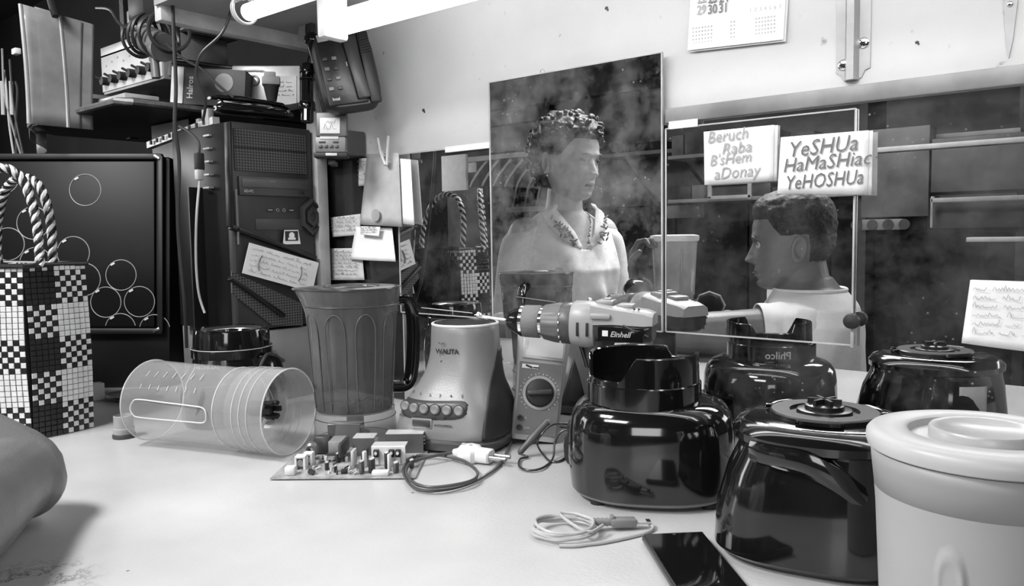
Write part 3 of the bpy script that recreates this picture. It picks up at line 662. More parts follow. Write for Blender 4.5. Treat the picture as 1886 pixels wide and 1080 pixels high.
part('connector_tip', MB().box((.051, 0, .0), (.016, .0075, .0028), bev=.001).box((.0565, 0, .0018), (.004, .006, .0008), mi=1).xf(G2), [M_grey3, M_rubber], ch)
# --- phone
f0, f1, f2 = onb(1181, 984, .0085), onb(1296, 979, .0085), onb(1385, 1082, .0085)
fx = (f1 - f0); fw = fx.length; fy = -(f2 - f1); fy = (fy - fx.normalized() * fy.dot(fx.normalized())).normalized()
ph = thing('phone', 'black smartphone lying face up at the bottom edge, beside the coiled cable', 'phone')
M = Matrix((fx.normalized(), fy, V((0, 0, 1)))).transposed().to_4x4(); M.translation = V((f0.x, f0.y, .0)); ph.matrix_world = M
part('body', MB().box((fw / 2, -.075, .0045), (fw, .150, .008), bev=.0035, seg=3), mat('phone_edge', .10, .25, .6), ph)
part('screen', MB().box((fw / 2, -.075, .0087), (fw - .004, .146, .0006), bev=.0002, seg=1), mat('black_glass', .006, .04, coat=.3), ph)
part('camera_dot', MB().cyl((fw / 2, -.006, .009), (fw / 2, -.006, .0093), .0018, seg=12), M_dgrey, ph)
part('speaker_slot', MB().box((fw / 2, -.0025, .0091), (.012, .0008, .0003)), M_grey, ph)
# --- multimeter leaning back
mb0 = Z(984, 822)
mm_ = thing('multimeter', 'grey multimeter with a round dial, leaning back under the cordless drill', 'multimeter')
hd = V((mb0.x, mb0.y, 0)).normalized(); rt = V((hd.y, -hd.x, 0))
frame_of(mm_, rt + V((0, 0, -.12)), V((0, 0, 1)) + rt * .12 + hd * .30, mb0 + V((0, 0, .006)) + hd * .006)
MWd, MH, MT = .070, .158, .032
def mmo(w_, h0, h1, y0, y1): return [V((s1 * w_, y, z)) for s1, y, z in ()]
part('rubber_holster', MB().loft([superell(a, MT / 2, 5, 40, (0, MT / 2), z) for z, a in ((0, MWd * .46), (.004, MWd * .50), (.06, MWd * .49), (.12, MWd * .53), (.150, MWd * .56), (.157, MWd * .53))]), mat('holster_grey', .28, .5, var=.1), mm_)
M_mf = mat('meter_face', .115, .45, var=.08)
fc = MB().loft([[V((-a, -.0010, z)), V((a, -.0010, z)), V((a, .003, z)), V((-a, .003, z))] for z, a in ((.008, MWd * .42), (.06, MWd * .425), (.105, MWd * .455), (.111, MWd * .455))])
part('face_plate', fc, M_mf, mm_, ang=20)
part('display', MB().box((.001, -.0005, .134), (.062, .004, .036), bev=.003), mat('blank_lcd', .40, .15, var=.15, vscale=30), mm_)
part('display_window', MB().box((.004, -.0028, .134), (.050, .0008, .028), bev=.0002, seg=1), mat('lcd_glass', .5, .12, var=.08), mm_)
dl = Matrix.Translation((.001, -.001, .068)) @ Matrix.Rotation(PI / 2, 4, 'X')
part('dial_ring', MB().lathe([(.0245, 0), (.0242, .0010), (.020, .0012)], 40, dl), mat('pale_ring', .30, .4), mm_)
part('dial', MB().lathe([(.0205, .001), (.0195, .005), (.018, .0062), (.001, .0062)], 40, dl), M_rubber, mm_)
part('dial_pointer', MB().box((.001, -.0100, .068), (.036, .008, .0075), Matrix.Rotation(-.15, 3, 'Y'), bev=.003, seg=3), M_dgrey, mm_)
ptk = MB(); pw_ = mat('pale_print', .5)
for i in range(26):
    a = math.radians(-55 + 290 * i / 25); part('dial_tick', MB().box((.001 + .0268 * math.cos(a), -.0014, .068 + .0268 * math.sin(a)), (.0025, .0004, .0011), Matrix.Rotation(-a, 3, 'Y')), pw_, mm_, ang=0) if i % 2 == 0 else text(('2', 'V', '20', 'A', '10', 'm')[i % 6], .0038, pw_, mm_, (.0 + .0305 * math.cos(a) * .92 - .001, -.0013, .0665 + .0305 * math.sin(a) * .92))
part('brand_block', MB().box((-.016, -.0014, .1045), (.024, .0006, .0060)), mat('white_print', .6), mm_, ang=0)
part('brand_stripe', MB().box((-.018, -.0020, .1045), (.010, .0006, .0028), Matrix.Rotation(.3, 3, 'Y')).box((-.008, -.0020, .1035), (.008, .0006, .0018)), M_rubber, mm_, ang=0)
for z in (.030, .0165):
    jm = Matrix.Translation((-.0235, -.001, z)) @ Matrix.Rotation(PI / 2, 4, 'X')
    part('jack_socket', MB().lathe([(.0042, 0), (.0042, .003), (.0024, .003), (.0022, .001), (.0005, .001)], 20, jm), M_rubber, mm_)
text('COM', .0035, pw_, mm_, (-.0165, -.0013, .0155)); text('V', .0042, pw_, mm_, (-.0165, -.0013, .029)); text('10A', .0035, pw_, mm_, (.004, -.0013, .022)); text('mA', .0035, pw_, mm_, (.014, -.0013, .030))
# probe and leads
pr = thing('test_probe', 'dark grey test probe lying against the foot of the multimeter', 'probe')
t0, t1 = A(1008, 778, 1.075), A(955, 828, 1.06); t1.z = .006
part('grip', MB().tube([t0, t0.lerp(t1, .3), t0.lerp(t1, .7), t1], [.006, .0062, .0045, .002], 12, 3), mat('probe_grey', .07, .45), pr)
part('lead', MB().tube([t1, onb(972, 842), onb(958, 846), onb(957, 860), onb(975, 867), onb(1000, 862), onb(1018, 845), onb(1022, 815, .02), A(1035, 795, 1.07), A(1060, 789, 1.06)], .0015, 6, 6), M_cord, pr)
l3 = MB().tube([A(1060, 782, 1.08), A(1020, 782, 1.07), A(998, 800, 1.05), onb(990, 820, .01), onb(1010, 848, .002), onb(1030, 850, .002), onb(1045, 840, .002)], .0015, 6, 6)
tag(l3.build('test_lead', M_cord), 'thin black test lead looping between the multimeter and the large black base', 'cord')
ad = onb(1033, 866, 0)
adp = thing('power_adapter', 'small black plug adapter tucked against the left side of the large black base', 'adapter', ad + V((0, .035, .001)), facing(ad) + .3)
part('housing', MB().loft([superell(.012, .018, 3, 24, (0, 0), 0), superell(.014, .020, 3, 24, (0, 0), .004), superell(.015, .020, 3, 24, (0, 0), .022), superell(.010, .014, 3, 24, (0, 0), .036), superell(.008, .012, 3, 24, (0, 0), .040)]), M_rubber, adp)
part('collar', MB().box((0, 0, .044), (.018, .022, .008), bev=.002), M_black2, adp)
# --- cordless drill standing on its battery
C0, R0 = A(936, 590, 1.10), A(1205, 603, 1.035)
dz = (C0.z + R0.z) / 2
dr = thing('cordless_drill', 'grey and black cordless drill standing on its battery above the multimeter', 'drill')
frame_of(dr, R0 - C0, V((0, 0, 1)), C0)
LD = (R0 - C0).length; RY = Matrix.Rotation(PI / 2, 4, 'Y')
part('chuck_nose', MB().lathe([(.004, -.004), (.009, 0), (.013, .003), (.0205, .018), (.0215, .020)], 32, RY), M_black, dr)
part('chuck_ring', MB().lathe([(.0215, .020), (.0222, .0205), (.0222, .0245), (.021, .025)], 32, RY), M_chrome, dr)
part('chuck_sleeve', MB().lathe([(.021, .024), (.0222, .026), (.0225, .046), (.0212, .048)], 32, RY), mat('rough_grey_sleeve', .16, .7, bump=.4, bscale=500), dr)
part('chuck_ring', MB().lathe([(.0205, .048), (.0205, .053)], 32, RY), M_chrome, dr)
ct = MB(); secs = []
for x, r, rb in ((.052, .021, 0), (.054, .0238, .0), (.066, .0250, .0014), (.074, .0262, .0014), (.078, .0266, 0)):
    secs.append([V((x, (r + rb * (1 if math.cos(10 * a) > 0 else 0)) * math.cos(a), (r + rb * (1 if math.cos(10 * a) > 0 else 0)) * math.sin(a))) for a in [2 * PI * k / 80 for k in range(80)]])
part('clutch_ring', ct.loft(secs), mat('clutch_grey', .11, .45), dr)
part('mode_ring', MB().lathe([(.0268, .078), (.0278, .080), (.0285, .096), (.0275, .098)], 36, RY), mat('mode_grey', .06, .4), dr)
for k in range(7):
    a = math.radians(150 + 22 * k); part('clutch_mark', MB().box((.0795, .0278 * math.cos(a), .0278 * math.sin(a)), (.0015, .0028, .0028), Matrix.Rotation(a, 3, 'X')), M_white, dr, ang=0)
def dsec(x, ry, zt, zb, n=2.6, cy=0, seg=36):
    out = []
    for k in range(seg):
        a = 2 * PI * k / seg; c, s_ = math.cos(a), math.sin(a); hz = (zt - zb) / 2
        out.append(V((x, cy + ry * math.copysign(abs(c) ** (2 / n), c), (zt + zb) / 2 + hz * math.copysign(abs(s_) ** (2 / n), s_))))
    return out
M_dl = mat('light_grey_housing', .30, .38, var=.06)
part('gear_housing', MB().loft([dsec(.094, .0285, .029, -.029, 2.3), dsec(.097, .0298, .031, -.030, 2.5), dsec(.118, .0300, .031, -.032, 2.8), dsec(.126, .0285, .029, -.030, 2.8), dsec(.128, .026, .026, -.026, 2.8)]), M_dl, dr)
for x in (.106, .119): part('vent_slot', MB().box((x, -.0295, -.004), (.0035, .003, .018), bev=.0006), M_rubber, dr)
part('motor_housing', MB().loft([dsec(.120, .0275, .026, -.026, 2.6), dsec(.135, .0270, .025, -.024, 2.6), dsec(.165, .0262, .022, -.022, 2.6), dsec(LD - .004, .0245, .018, -.020, 2.8), dsec(LD, .021, .015, -.017, 2.8)]), mat('dark_motor_housing', .035, .4), dr)
part('top_cover', MB().loft([[V((x, y, z)) for y, z in ((-w_, z0), (-w_ * .92, z1 - .004), (-w_ * .6, z1), (w_ * .6, z1), (w_ * .92, z1 - .004), (w_, z0), (w_ * .9, z0 - .001), (-w_ * .9, z0 - .001))] for x, w_, z0, z1 in ((.122, .0285, .002, .031), (.150, .0282, .004, .027), (LD - .010, .0262, .003, .022), (LD + .001, .0240, .004, .0185))]), M_dl, dr)
part('gear_switch', MB().box((.138, 0, .0300), (.024, .030, .008), bev=.003).box((.140, 0, .0345), (.010, .018, .004), bev=.0015), mat('switch_grey', .25, .4), dr)
part('side_rail', MB().box((.136, -.0285, .014), (.028, .006, .008), bev=.003), M_dl, dr)
part('top_bump', MB().box((.165, 0, .0265), (.022, .026, .007), bev=.003), mat('switch_grey', .25, .4), dr)
for x in (.178, .184): part('screw', MB().cyl((x, -.016, .0235), (x, -.016, .0250), .0014, seg=10), M_rubber, dr)
part('logo_panel', MB().box((.163, -.0272, -.0085), (.060, .0025, .0200), Matrix.Rotation(.03, 3, 'Z'), bev=.001, seg=1), M_black, dr)
part('logo_mark', MB().box((.143, -.0293, -.0075), (.0075, .0006, .0075), Matrix.Rotation(.03, 3, 'Z')), M_white, dr, ang=0)
text('Einhell', .0100, M_grey3, dr, (.1495, -.0296, -.0115), (PI / 2, 0, .03), shear=.3, off=.0002)
part('fork_ridge', MB().tube([(.166, -.0278, .004), (.182, -.0270, -.003), (LD - .003, -.0245, .0)], .0016, 6, 3).tube([(.182, -.0270, -.003), (LD - .004, -.0240, -.010)], .0014, 6, 2), M_dgrey, dr)
fl_ = MB()
hb = -(dr.matrix_world.translation.z) + .052      # top of the battery in drill coordinates
part('grip', MB().loft([[V((cx + rx_ * math.cos(a), ry_ * math.sin(a), z)) for a in [2 * PI * k / 28 for k in range(28)]] for z, cx, rx_, ry_ in ((-.018, .128, .024, .020), (-.034, .128, .019, .0175), (-.060, .133, .0165, .0165), (hb + .012, .139, .018, .0175), (hb, .140, .026, .024))]), M_dgrey, dr)
part('trigger', MB().loft([[V((cx + .006 * math.cos(a), .007 * math.sin(a), z)) for a in [2 * PI * k / 16 for k in range(16)]] for z, cx in ((-.028, .106), (-.045, .112), (-.058, .116))]), M_black, dr)
part('battery', MB().box((.133, 0, hb - .008), (.080, .062, .018), bev=.006).box((.133, 0, hb - .034), (.086, .066, .034), bev=.006), M_rubber, dr)
bt_ = MB().cyl((-.036, 0, .003), (-.002, 0, 0), .0022, seg=8)
part('bit_holder', bt_, M_metal, dr)
part('screw_bit', MB().tube([(-.050, 0, .005), (-.046, 0, .0055), (-.040, 0, .003), (-.030, 0, .002)], [.0008, .0045, .003, .0035], 8, 3), M_metal, dr)
# thin wire stretched along the mirror foot
tag(MB().tube([A(776, 567, 1.22), A(870, 577, 1.17)], .0007, 5, 0).build('wire', M_grey3), 'thin pale wire running from the dark jar handle to the drill bit', 'wire')
# --- things at the left end
sc_ = thing('small_cup', 'small translucent plastic cup on a dark foot, at the left end of the lying jar', 'cup', Z(229, 806) + V((0, 0, .0008)))
part('cup', MB().lathe([(.0150, .006), (.0152, .014), (.0138, .015), (.0140, .033), (.0128, .034), (.0126, .010)], 28), clear_mat('milky_cup', .8, .55, .3, .45, .2), sc_)
part('foot', MB().lathe([(.0165, 0), (.0168, .003), (.0155, .006)], 28), M_dgrey, sc_)
bx_ = Z(174, 738); tag(MB().box((0, 0, .016), (.022, .022, .032), bev=.0015).build('small_box', M_white, loc=bx_ + V((.0, 0.005, .0005))), 'small white box standing behind the woven bag', 'box').rotation_euler = (0, 0, facing(bx_) + .3)
dsh = Z(245, 738) + V((0, 0, .0008))
ds = thing('shallow_dish', 'shallow grey dish with a dark underside, behind the lying jar', 'dish', dsh)
part('bowl', MB().lathe([(.045, .014), (.030, .010), (.001, .009), ], 32, caps=(False, False)), mat('dish_grey', .25, .5), ds, solid=.0012)
part('underside', MB().lathe([(.018, 0), (.022, .002), (.043, .012)], 32, caps=(True, False)), M_rubber, ds, solid=.0005)
# ------------------------------------------------------------ left end: bag, tower, shelf and what hangs there
# --- woven plastic bag
M_wv = mat('white_plastic_strip', .62, .45, var=.08, vscale=60); M_bk = mat('black_plastic_strip', .012, .35, var=.3)
pc = Z(62, 812)                                        # the near bottom corner of the bag
bag = thing('woven_bag', 'black and white checked woven plastic bag with two braided handles, standing at the left', 'bag', pc + V((0, 0, .001)), facing(pc))
BH = .262; CELL = .0084
NB = 31
def bagface(x0, y0, x1, y1, colf, name, swap=False):
    a, b = V((x0, y0, 0)), V((x1, y1, 0)); d = (b - a); n = int(round(d.length / CELL)); d /= n; nrm = V((d.y, -d.x, 0)).normalized()
    if nrm.y > 0 and abs(nrm.y) > .2: nrm = -nrm
    m = MB(); ch = BH / NB
    for i in range(n):
        for j in range(NB):
            cc = colf(i, n); rc = (j // 6) % 2 == 1    # warp and weft white?
            over = (i + j) % 2 == 0
            white = cc if over else rc
            t = j / NB; bulge = .006 * math.sin(PI * min(1, t * 1.05))
            p0 = a + d * i + V((0, 0, ch * j)) + nrm * (bulge + .004 * math.sin(PI * i / n))
            h = .0011 if over else .0007; e = .0006
            q = [p0 + d * .04 + V((0, 0, ch * .04)), p0 + d * .96 + V((0, 0, ch * .04)), p0 + d * .96 + V((0, 0, ch * .96)), p0 + d * .04 + V((0, 0, ch * .96))]
            c = sum(q, V()) / 4 + nrm * h
            if over: r2 = [x.lerp(c, .12) + nrm * h * .7 for x in q]
            else: r2 = [x.lerp(c, .12) + nrm * h * .7 for x in q]
            A1 = [m.bm.verts.new(x) for x in q]; B1 = [m.bm.verts.new(x) for x in r2]
            f = m.bm.faces.new(B1); f.material_index = 0 if white else 1
            for k in range(4):
                f = m.bm.faces.new((A1[k], A1[(k + 1) % 4], B1[(k + 1) % 4], B1[k])); f.material_index = 0 if white else 1
    o = part(name, m, [M_wv, M_bk], bag, ang=0); o['kind'] = 'stuff'; return o
WR = .150; WL = .22
bagface(-.19, .110, 0, 0, lambda i, n: ((n - 1 - i) // 7) % 2 == 0, 'woven_side')
bagface(0, 0, .083, .040, lambda i, n: i >= 5, 'woven_side')
bagface(.083, .040, -.03, .30, lambda i, n: (i // 7) % 2 == 0, 'woven_side')
bagface(-.19, .110, -.15, .30, lambda i, n: (i // 7) % 2 == 0, 'woven_side')
ln = MB().loft([[V((-.187, .110, z)), V((0, .003, z)), V((.080, .041, z)), V((-.03, .295, z)), V((-.15, .295, z))] for z in (.0, BH - .002)], caps=(True, False))
part('lining', ln, mat('dark_lining', .02, .7), bag, ang=0)
part('rim_binding', MB().tube([(-.19, .110, BH), (-.095, .053, BH + .001), (0, -.003, BH), (.085, .038, BH + .001), (.03, .17, BH), (-.03, .30, BH), (-.15, .30, BH)], .004, 8, 0, cyc=True), M_bk, bag)
def braid(mb, pts, r, turns):
    """two strands, one white and one black, twisted round each other"""
    path = crom([V(p) for p in pts], 14); L = [0]
    for a, b in zip(path, path[1:]): L.append(L[-1] + (b - a).length)
    prev = None; fr = []
    for i, p in enumerate(path):
        t = (path[min(i + 1, len(path) - 1)] - path[max(i - 1, 0)]).normalized()
        u = t.orthogonal().normalized() if prev is None else (prev - t * prev.dot(t)).normalized(); prev = u; fr.append((u, t.cross(u)))
    for s_ in range(4):
        q = [];
        for i, p in enumerate(path):
            a = 2 * PI * turns * L[i] / L[-1] + s_ * PI / 2; q.append(p + (fr[i][0] * math.cos(a) + fr[i][1] * math.sin(a)) * r * .52)
        mb.tube(q, r * .60, 6, 0, mi=s_ % 2)
def handle(p0, p1, top, lean, name='handle'):
    p0, p1 = V(p0), V(p1); up = V((0, 0, top)); L_ = V(lean)
    pts = [p0, p0 + up * .3 + L_ * .25, p0.lerp(p1, .06) + up * .62 + L_ * .6, p0.lerp(p1, .22) + up * .9 + L_ * .9, p0.lerp(p1, .5) + up + L_, p0.lerp(p1, .78) + up * .9 + L_ * .9, p0.lerp(p1, .94) + up * .62 + L_ * .6, p1 + up * .3 + L_ * .25, p1]
    m = MB(); braid(m, pts, .0064, 11); return part(name, m, [M_wv, M_bk], bag)
handle((-.058, .028, BH), (.022, .000, BH), .146, (.0, .01, 0))
handle((-.035, .20, BH), (.040, .050, BH), .138, (.004, -.02, 0))
# --- black panel with ring print
pk = A(150, 450, 1.62)
pan = thing('speaker_cabinet', 'big black cabinet with a ring-printed glossy front, behind the woven bag', 'cabinet')
frame_of(pan, RGT, UPV, V((A(300, 612, 1.60))))
p_tr = pan.matrix_world.inverted() @ A(290, 287, 1.60); p_bl = -0.52
ptop = p_tr.z
part('body', MB().box((-.24, .13, (ptop - .125) / 2), (.50, .24, ptop + .125), bev=.006), mat('cabinet_black', .006, .5), pan)
part('front_glass', MB().box((-.245, .004, ptop / 2), (.455, .006, ptop - .02), bev=.004), mat('printed_black_glass', .006, .45, spec=.25, var=.1), pan)
fr = MB()
for x in (-.004, -.49): fr.box((x, .0, ptop / 2), (.012, .012, ptop), bev=.003)
for z in (.002, ptop - .002): fr.box((-.245, .0, z), (.49, .012, .012), bev=.003)
part('frame', fr, mat('frame_black', .010, .5), pan)
for z, s_ in ((.004, -1), (ptop - .004, 1)): part('corner_clip', MB().box((-.010, -.007, z), (.014, .003, .006), Matrix.Rotation(.5 * s_, 3, 'Y'), bev=.001), M_metal, pan)
M_ring = mat('silver_ring_print', .35, .5); M_glint = mat('white_print', .6)
invp = pan.matrix_world.inverted()
def onpan(px, py):
    r = ray(px, py); n = pan.matrix_world.to_3x3() @ V((0, -1, 0)); o = pan.matrix_world @ V((0, .0005, 0)); t = (o - CAM).dot(n) / r.dot(n); return invp @ (CAM + r * t)
for px, py, r in ((157, 350, 29), (61, 411, 30), (15, 450, 30), (66, 486, 30), (135, 466, 30), (155, 515, 30), (223, 507, 28), (195, 557, 28), (257, 556, 28), (222, 606, 28), (285, 608, 28), (8, 330, 26)):
    c = onpan(px, py); R = r / F_PX * 1.6
    if py > 600: o = part('ring_print', MB().tube([c + V((R * math.cos(a), 0, R * math.sin(a))) for a in [math.radians(12 + 156 * i / 20) for i in range(21)]], .0009, 5, 0), M_ring, pan)
    else: part('ring_print', MB().torus(c, R, .0009, Matrix.Rotation(PI / 2, 3, 'X'), seg=36, ms=5), M_ring, pan)
    part('glint_print', MB().box(c + V((-R * .55, -.0005, R * .72)), (.009, .0008, .004), Matrix.Rotation(-.5, 3, 'Y'), bev=.0015, seg=1), M_glint, pan)
# --- computer tower, front turned towards the mirror side (+X)
XT = -1.25
f_tl, f_tr, f_bl = XP(420, 222, XT), XP(566, 240, XT), XP(420, 560, XT)
y0, y1, zt, zb_ = f_tl.y, f_tr.y + .004, (f_tl.z + f_tr.z) / 2, .135
TW, TH = y1 - y0, zt - zb_
tw = thing('computer_tower', 'black desktop computer tower with mesh front and taped-on note', 'computer')
frame_of(tw, V((0, 1, 0)), V((0, 0, 1)), V((XT, y0, zb_)))        # local X across the front, -Y out of the front, Z up
M_case = mat('case_black', .006, .35, var=.15); M_case2 = mat('case_dark_grey', .030, .4, var=.1)
part('case', MB().box((TW / 2, .105, TH / 2), (TW, .18, TH), bev=.003), M_case, tw)
part('bezel', MB().box((TW / 2, .006, TH / 2), (TW, .022, TH), bev=.004), M_case2, tw)
def onT(px, py):
    p = XP(px, py, XT + .006); q = tw.matrix_world.inverted() @ p; return q
def mesh_mat():
    m = bpy.data.materials.new('perforated_mesh'); m.use_nodes = True; N = m.node_tree.nodes; L = m.node_tree.links; b = N['Principled BSDF']; b.inputs['Roughness'].default_value = .45
    tc = N.new('ShaderNodeTexCoord'); mp = N.new('ShaderNodeMapping'); mp.inputs['Scale'].default_value = (560, 560, 640); L.new(tc.outputs['Object'], mp.inputs[0])
    w1 = N.new('ShaderNodeSeparateXYZ'); L.new(mp.outputs[0], w1.inputs[0])
    # staggered round holes: sin(x+z)*sin(x-z)
    a = N.new('ShaderNodeMath'); a.operation = 'ADD'; s = N.new('ShaderNodeMath'); s.operation = 'SUBTRACT'
    for n in (a, s): L.new(w1.outputs['X'], n.inputs[0]); L.new(w1.outputs['Z'], n.inputs[1])
    sa = N.new('ShaderNodeMath'); sa.operation = 'SINE'; L.new(a.outputs[0], sa.inputs[0]); sb = N.new('ShaderNodeMath'); sb.operation = 'SINE'; L.new(s.outputs[0], sb.inputs[0])
    mu = N.new('ShaderNodeMath'); mu.operation = 'MULTIPLY'; L.new(sa.outputs[0], mu.inputs[0]); L.new(sb.outputs[0], mu.inputs[1])
    cr = N.new('ShaderNodeValToRGB'); e = cr.color_ramp.elements; e[0].position = .05; e[0].color = (.09, .09, .09, 1); e[1].position = .3; e[1].color = (.006, .006, .006, 1)
    L.new(mu.outputs[0], cr.inputs[0]); L.new(cr.outputs[0], b.inputs['Base Color']); return m
M_mesh = mesh_mat()
a, b, c = onT(429, 238), onT(562, 252), onT(562, 331)
part('mesh_panel', MB().box(((a.x + b.x) / 2, -.006, (a.z + c.z) / 2 + .006), (b.x - a.x, .003, a.z - c.z - .008), bev=.0008, seg=1), M_mesh, tw, ang=0)
part('mesh_divider', MB().box(((a.x + b.x) / 2, -.0078, (a.z + c.z) / 2 + .010), (b.x - a.x, .001, .0018)), M_case, tw, ang=0)
d0, d1 = onT(431, 322), onT(560, 364)
zt_d = (onT(431, 322).z + onT(560, 333).z) / 2; zb_d = (onT(431, 358).z + onT(560, 364).z) / 2
dv = part('drive_bay', MB().box((TW * .5, -.007, (zt_d + zb_d) / 2), (TW * .88, .006, zt_d - zb_d), bev=.001), mat('drive_face', .06, .4), tw)
part('disc_tray', MB().box((TW * .5, -.0108, zb_d + (zt_d - zb_d) * .66), (TW * .82, .002, (zt_d - zb_d) * .46), bev=.0008), mat('drive_face_light', .085, .35), dv)
part('eject_button', MB().box((TW * .82, -.0108, zb_d + .007), (.010, .0025, .0045), bev=.0005), M_rubber, dv)
text('AD-PC', .0065, M_grey3, dv, (TW * .11, -.0106, zb_d + .005), off=.0001); text('DVD', .006, M_grey, dv, (TW * .42, -.0121, zb_d + .0235))
zu = (onT(470, 386).z + onT(520, 388).z) / 2
for x in (.43, .70):
    part('usb_port', MB().box((TW * x, -.0055, zu), (.013, .002, .006), bev=.0004, seg=1).box((TW * x, -.0068, zu), (.009, .001, .0025), mi=1), [M_rubber, M_grey], tw)
for x in (.53, .61): part('audio_jack', MB().torus((TW * x, -.0055, zu), .0026, .0008, Matrix.Rotation(PI / 2, 3, 'X'), seg=16, ms=6), M_grey, tw)
part('cover_plate', MB().box((TW * .55, -.0055, zu - .026), (TW * .60, .002, .020), bev=.0006), mat('cover_grey', .05, .45), tw)
# slanted lower bezel bars and the grille
def bar(p, q, w_, t_, mm, name='slanted_bar', y=-.010):
    p, q = V((p.x, y, p.z)), V((q.x, y, q.z)); d = q - p
    return part(name, MB().box((p + q) / 2, (d.length, t_, w_), Matrix.Rotation(-math.atan2(d.z, d.x), 3, 'Y'), bev=.0015), mm, tw)
bar(onT(421, 418), onT(578, 476), .009, .012, M_case); bar(onT(421, 512), onT(520, 582), .008, .012, M_case); 
bar(onT(417, 225), onT(421, 418), .006, .016, M_case, 'side_bar')
part('side_notches', MB().box((TW * .012, -.014, TH * .55), (.002, .004, TH * .26)), mat('notch_grey', .08, .4), tw, ang=0)
hx = onT(572, 400); hs = []
for y, r in ((-.004, .036), (-.013, .034), (-.014, .028), (-.009, .026), (-.009, .020), (-.015, .018), (-.015, .010), (-.012, .009)):
    hs.append([V((hx.x + r * .72 * math.cos(a), y, hx.z + r * math.sin(a))) for a in [math.radians(30 + 60 * k) for k in range(6)]])
part('hexagon_button', MB().loft(hs, caps=(True, True)), M_case2, tw, ang=10)
lw = onT(470, 545)
part('lower_mesh', MB().loft([[onT(425, 500) + V((0, -.003, 0)), onT(556, 560) + V((0, -.003, 0)), onT(556, 600) + V((0, -.003, 0)), onT(500, 600) + V((0, -.003, 0)), onT(425, 540) + V((0, -.003, 0))], [onT(425, 500) + V((0, -.001, 0)), onT(556, 560) + V((0, -.001, 0)), onT(556, 600) + V((0, -.001, 0)), onT(500, 600) + V((0, -.001, 0)), onT(425, 540) + V((0, -.001, 0))]]), M_mesh, tw, ang=0)
st = onT(533, 437); stk = part('sticker', MB().loft([[V((st.x + s_ * w_, -.0125 + k, st.z + z)) for s_, w_, z in ((-1, .019, -.013), (1, .019, -.013), (1, .015, .013), (-1, .015, .013))] for k in (0, -.0006)]), M_white, tw, ang=0, label='white sticker with a round dark emblem')
part('sticker_emblem', MB().box((st.x, -.0133, st.z + .002), (.028, .0004, .018)), M_case, stk, ang=0)
part('sticker_disc', MB().cyl((st.x, -.0134, st.z + .003), (st.x, -.0139, st.z + .003), .006, seg=20).box((st.x, -.0136, st.z - .003), (.016, .0005, .004)), M_white, stk, ang=0)
# note taped across the tower
n0, n1, n2, n3 = [onT(*p) for p in ((452, 447), (580, 484), (568, 538), (439, 503))]
nt = thing('taped_note', 'white handwritten note taped slantwise across the front of the computer tower', 'note')
nt.matrix_world = tw.matrix_world.copy()
def yy(p, y): return V((p.x, y, p.z))
part('paper', MB().loft([[yy(p, y) for p in (n0, n1, n2, n3)] for y in (-.0175, -.0181)]), M_paper, nt, ang=0)
ang_ = -math.atan2(n1.z - n0.z, n1.x - n0.x)
w1 = MB(); 
for i in range(5): scrawl(w1, .008, .135, -.010 - .0098 * i, .005, -.0004, .00035, i)
wm = Matrix.Translation(yy(n0, -.0182)) @ Matrix.Rotation(ang_, 4, 'Y'); w1.xf(wm)
o = part('handwriting', w1, M_faint, nt); o['kind'] = 'stuff'
for fx_ in (.18, .72):
    ab = MB(); cx_, cz_ = .004 + (n1 - n0).length * fx_, -.030; rot_ = 1 if fx_ < .5 else -1
    ab.tube([(cx_ + rot_ * .012 * (1 - math.cos(a)) - rot_ * .005, -.0008, cz_ + .018 * math.sin(a)) for a in [math.radians(-50 + 12.5 * k) for k in range(9)]], .0026, 6, 0, flat=.2).xf(wm); part('curved_tape', ab, M_grey, nt)
# white cabinet plinth under the tower
tag(MB().box((-1.36, .875, .066), (.23, .19, .130), bev=.002).build('plinth_box', mat('dull_white_board', .22, .6, var=.1)), 'dull white box standing under the computer tower', 'box')
# open pc chassis left of the tower
cx = thing('open_chassis', 'opened computer chassis with bare metal rails, left of the black tower', 'chassis')
q0, q1 = A(398, 222, 1.40), A(276, 268, 1.62)
zc_ = q0.z; pr_ = MB()
M_rail = mat('zinc_rail', .45, .4, .5, var=.15)
part('top_rail', MB().tube([q0, q1], .009, 4, 0), M_rail, cx, ang=20)
for i in range(9):
    c_ = q0.lerp(q1, .08 + .1 * i) ; part('rail_slot', MB().box(c_ + V((-.004, -.010, .0)), (.006, .003, .008)), M_rubber, cx, ang=0)
part('front_rail', MB().box(A(386, 290, 1.42), (.022, .012, .17), bev=.002), M_rail, cx)
part('front_rail', MB().box(A(372, 300, 1.46), (.012, .012, .16), bev=.002), M_grey, cx)
for i in range(5):
    part('bay_plate', MB().box(A(384, 250 + 24 * i, 1.405), (.020, .010, .003)), M_dmetal, cx, ang=0)
part('dark_interior', MB().box(A(325, 330, 1.72), (.16, .02, .24)), M_case, cx, ang=0)
for i in range(4):
    e0 = A(330 + 12 * i, 250, 1.5); part('ribbon_wire', MB().tube([e0, e0 + V((.02, 0, -.04)), e0 + V((.01 + .01 * i, .01, -.09)), e0 + V((.04, .02, -.14 - .02 * i))], .0016, 6, 4), M_grey if i % 2 else M_grey3, cx)
foot0 = A(386, 345, 1.42)
part('side_panel', MB().box((foot0.x - .02, foot0.y + .02, (foot0.z + .0) / 2 - .0), (.004, .10, foot0.z)), M_case, cx, ang=0)
# --- upright post
pz0 = W(592, 520, WY - .035); 
tag(MB().box((pz0.x, WY - .035, .31), (.030, .024, .60), bev=.002).build('wooden_post', mat('pale_painted_post', .36, .6, var=.12, vscale=30, bump=.2)), 'pale painted upright post between the tower and the hanging notes', 'post')
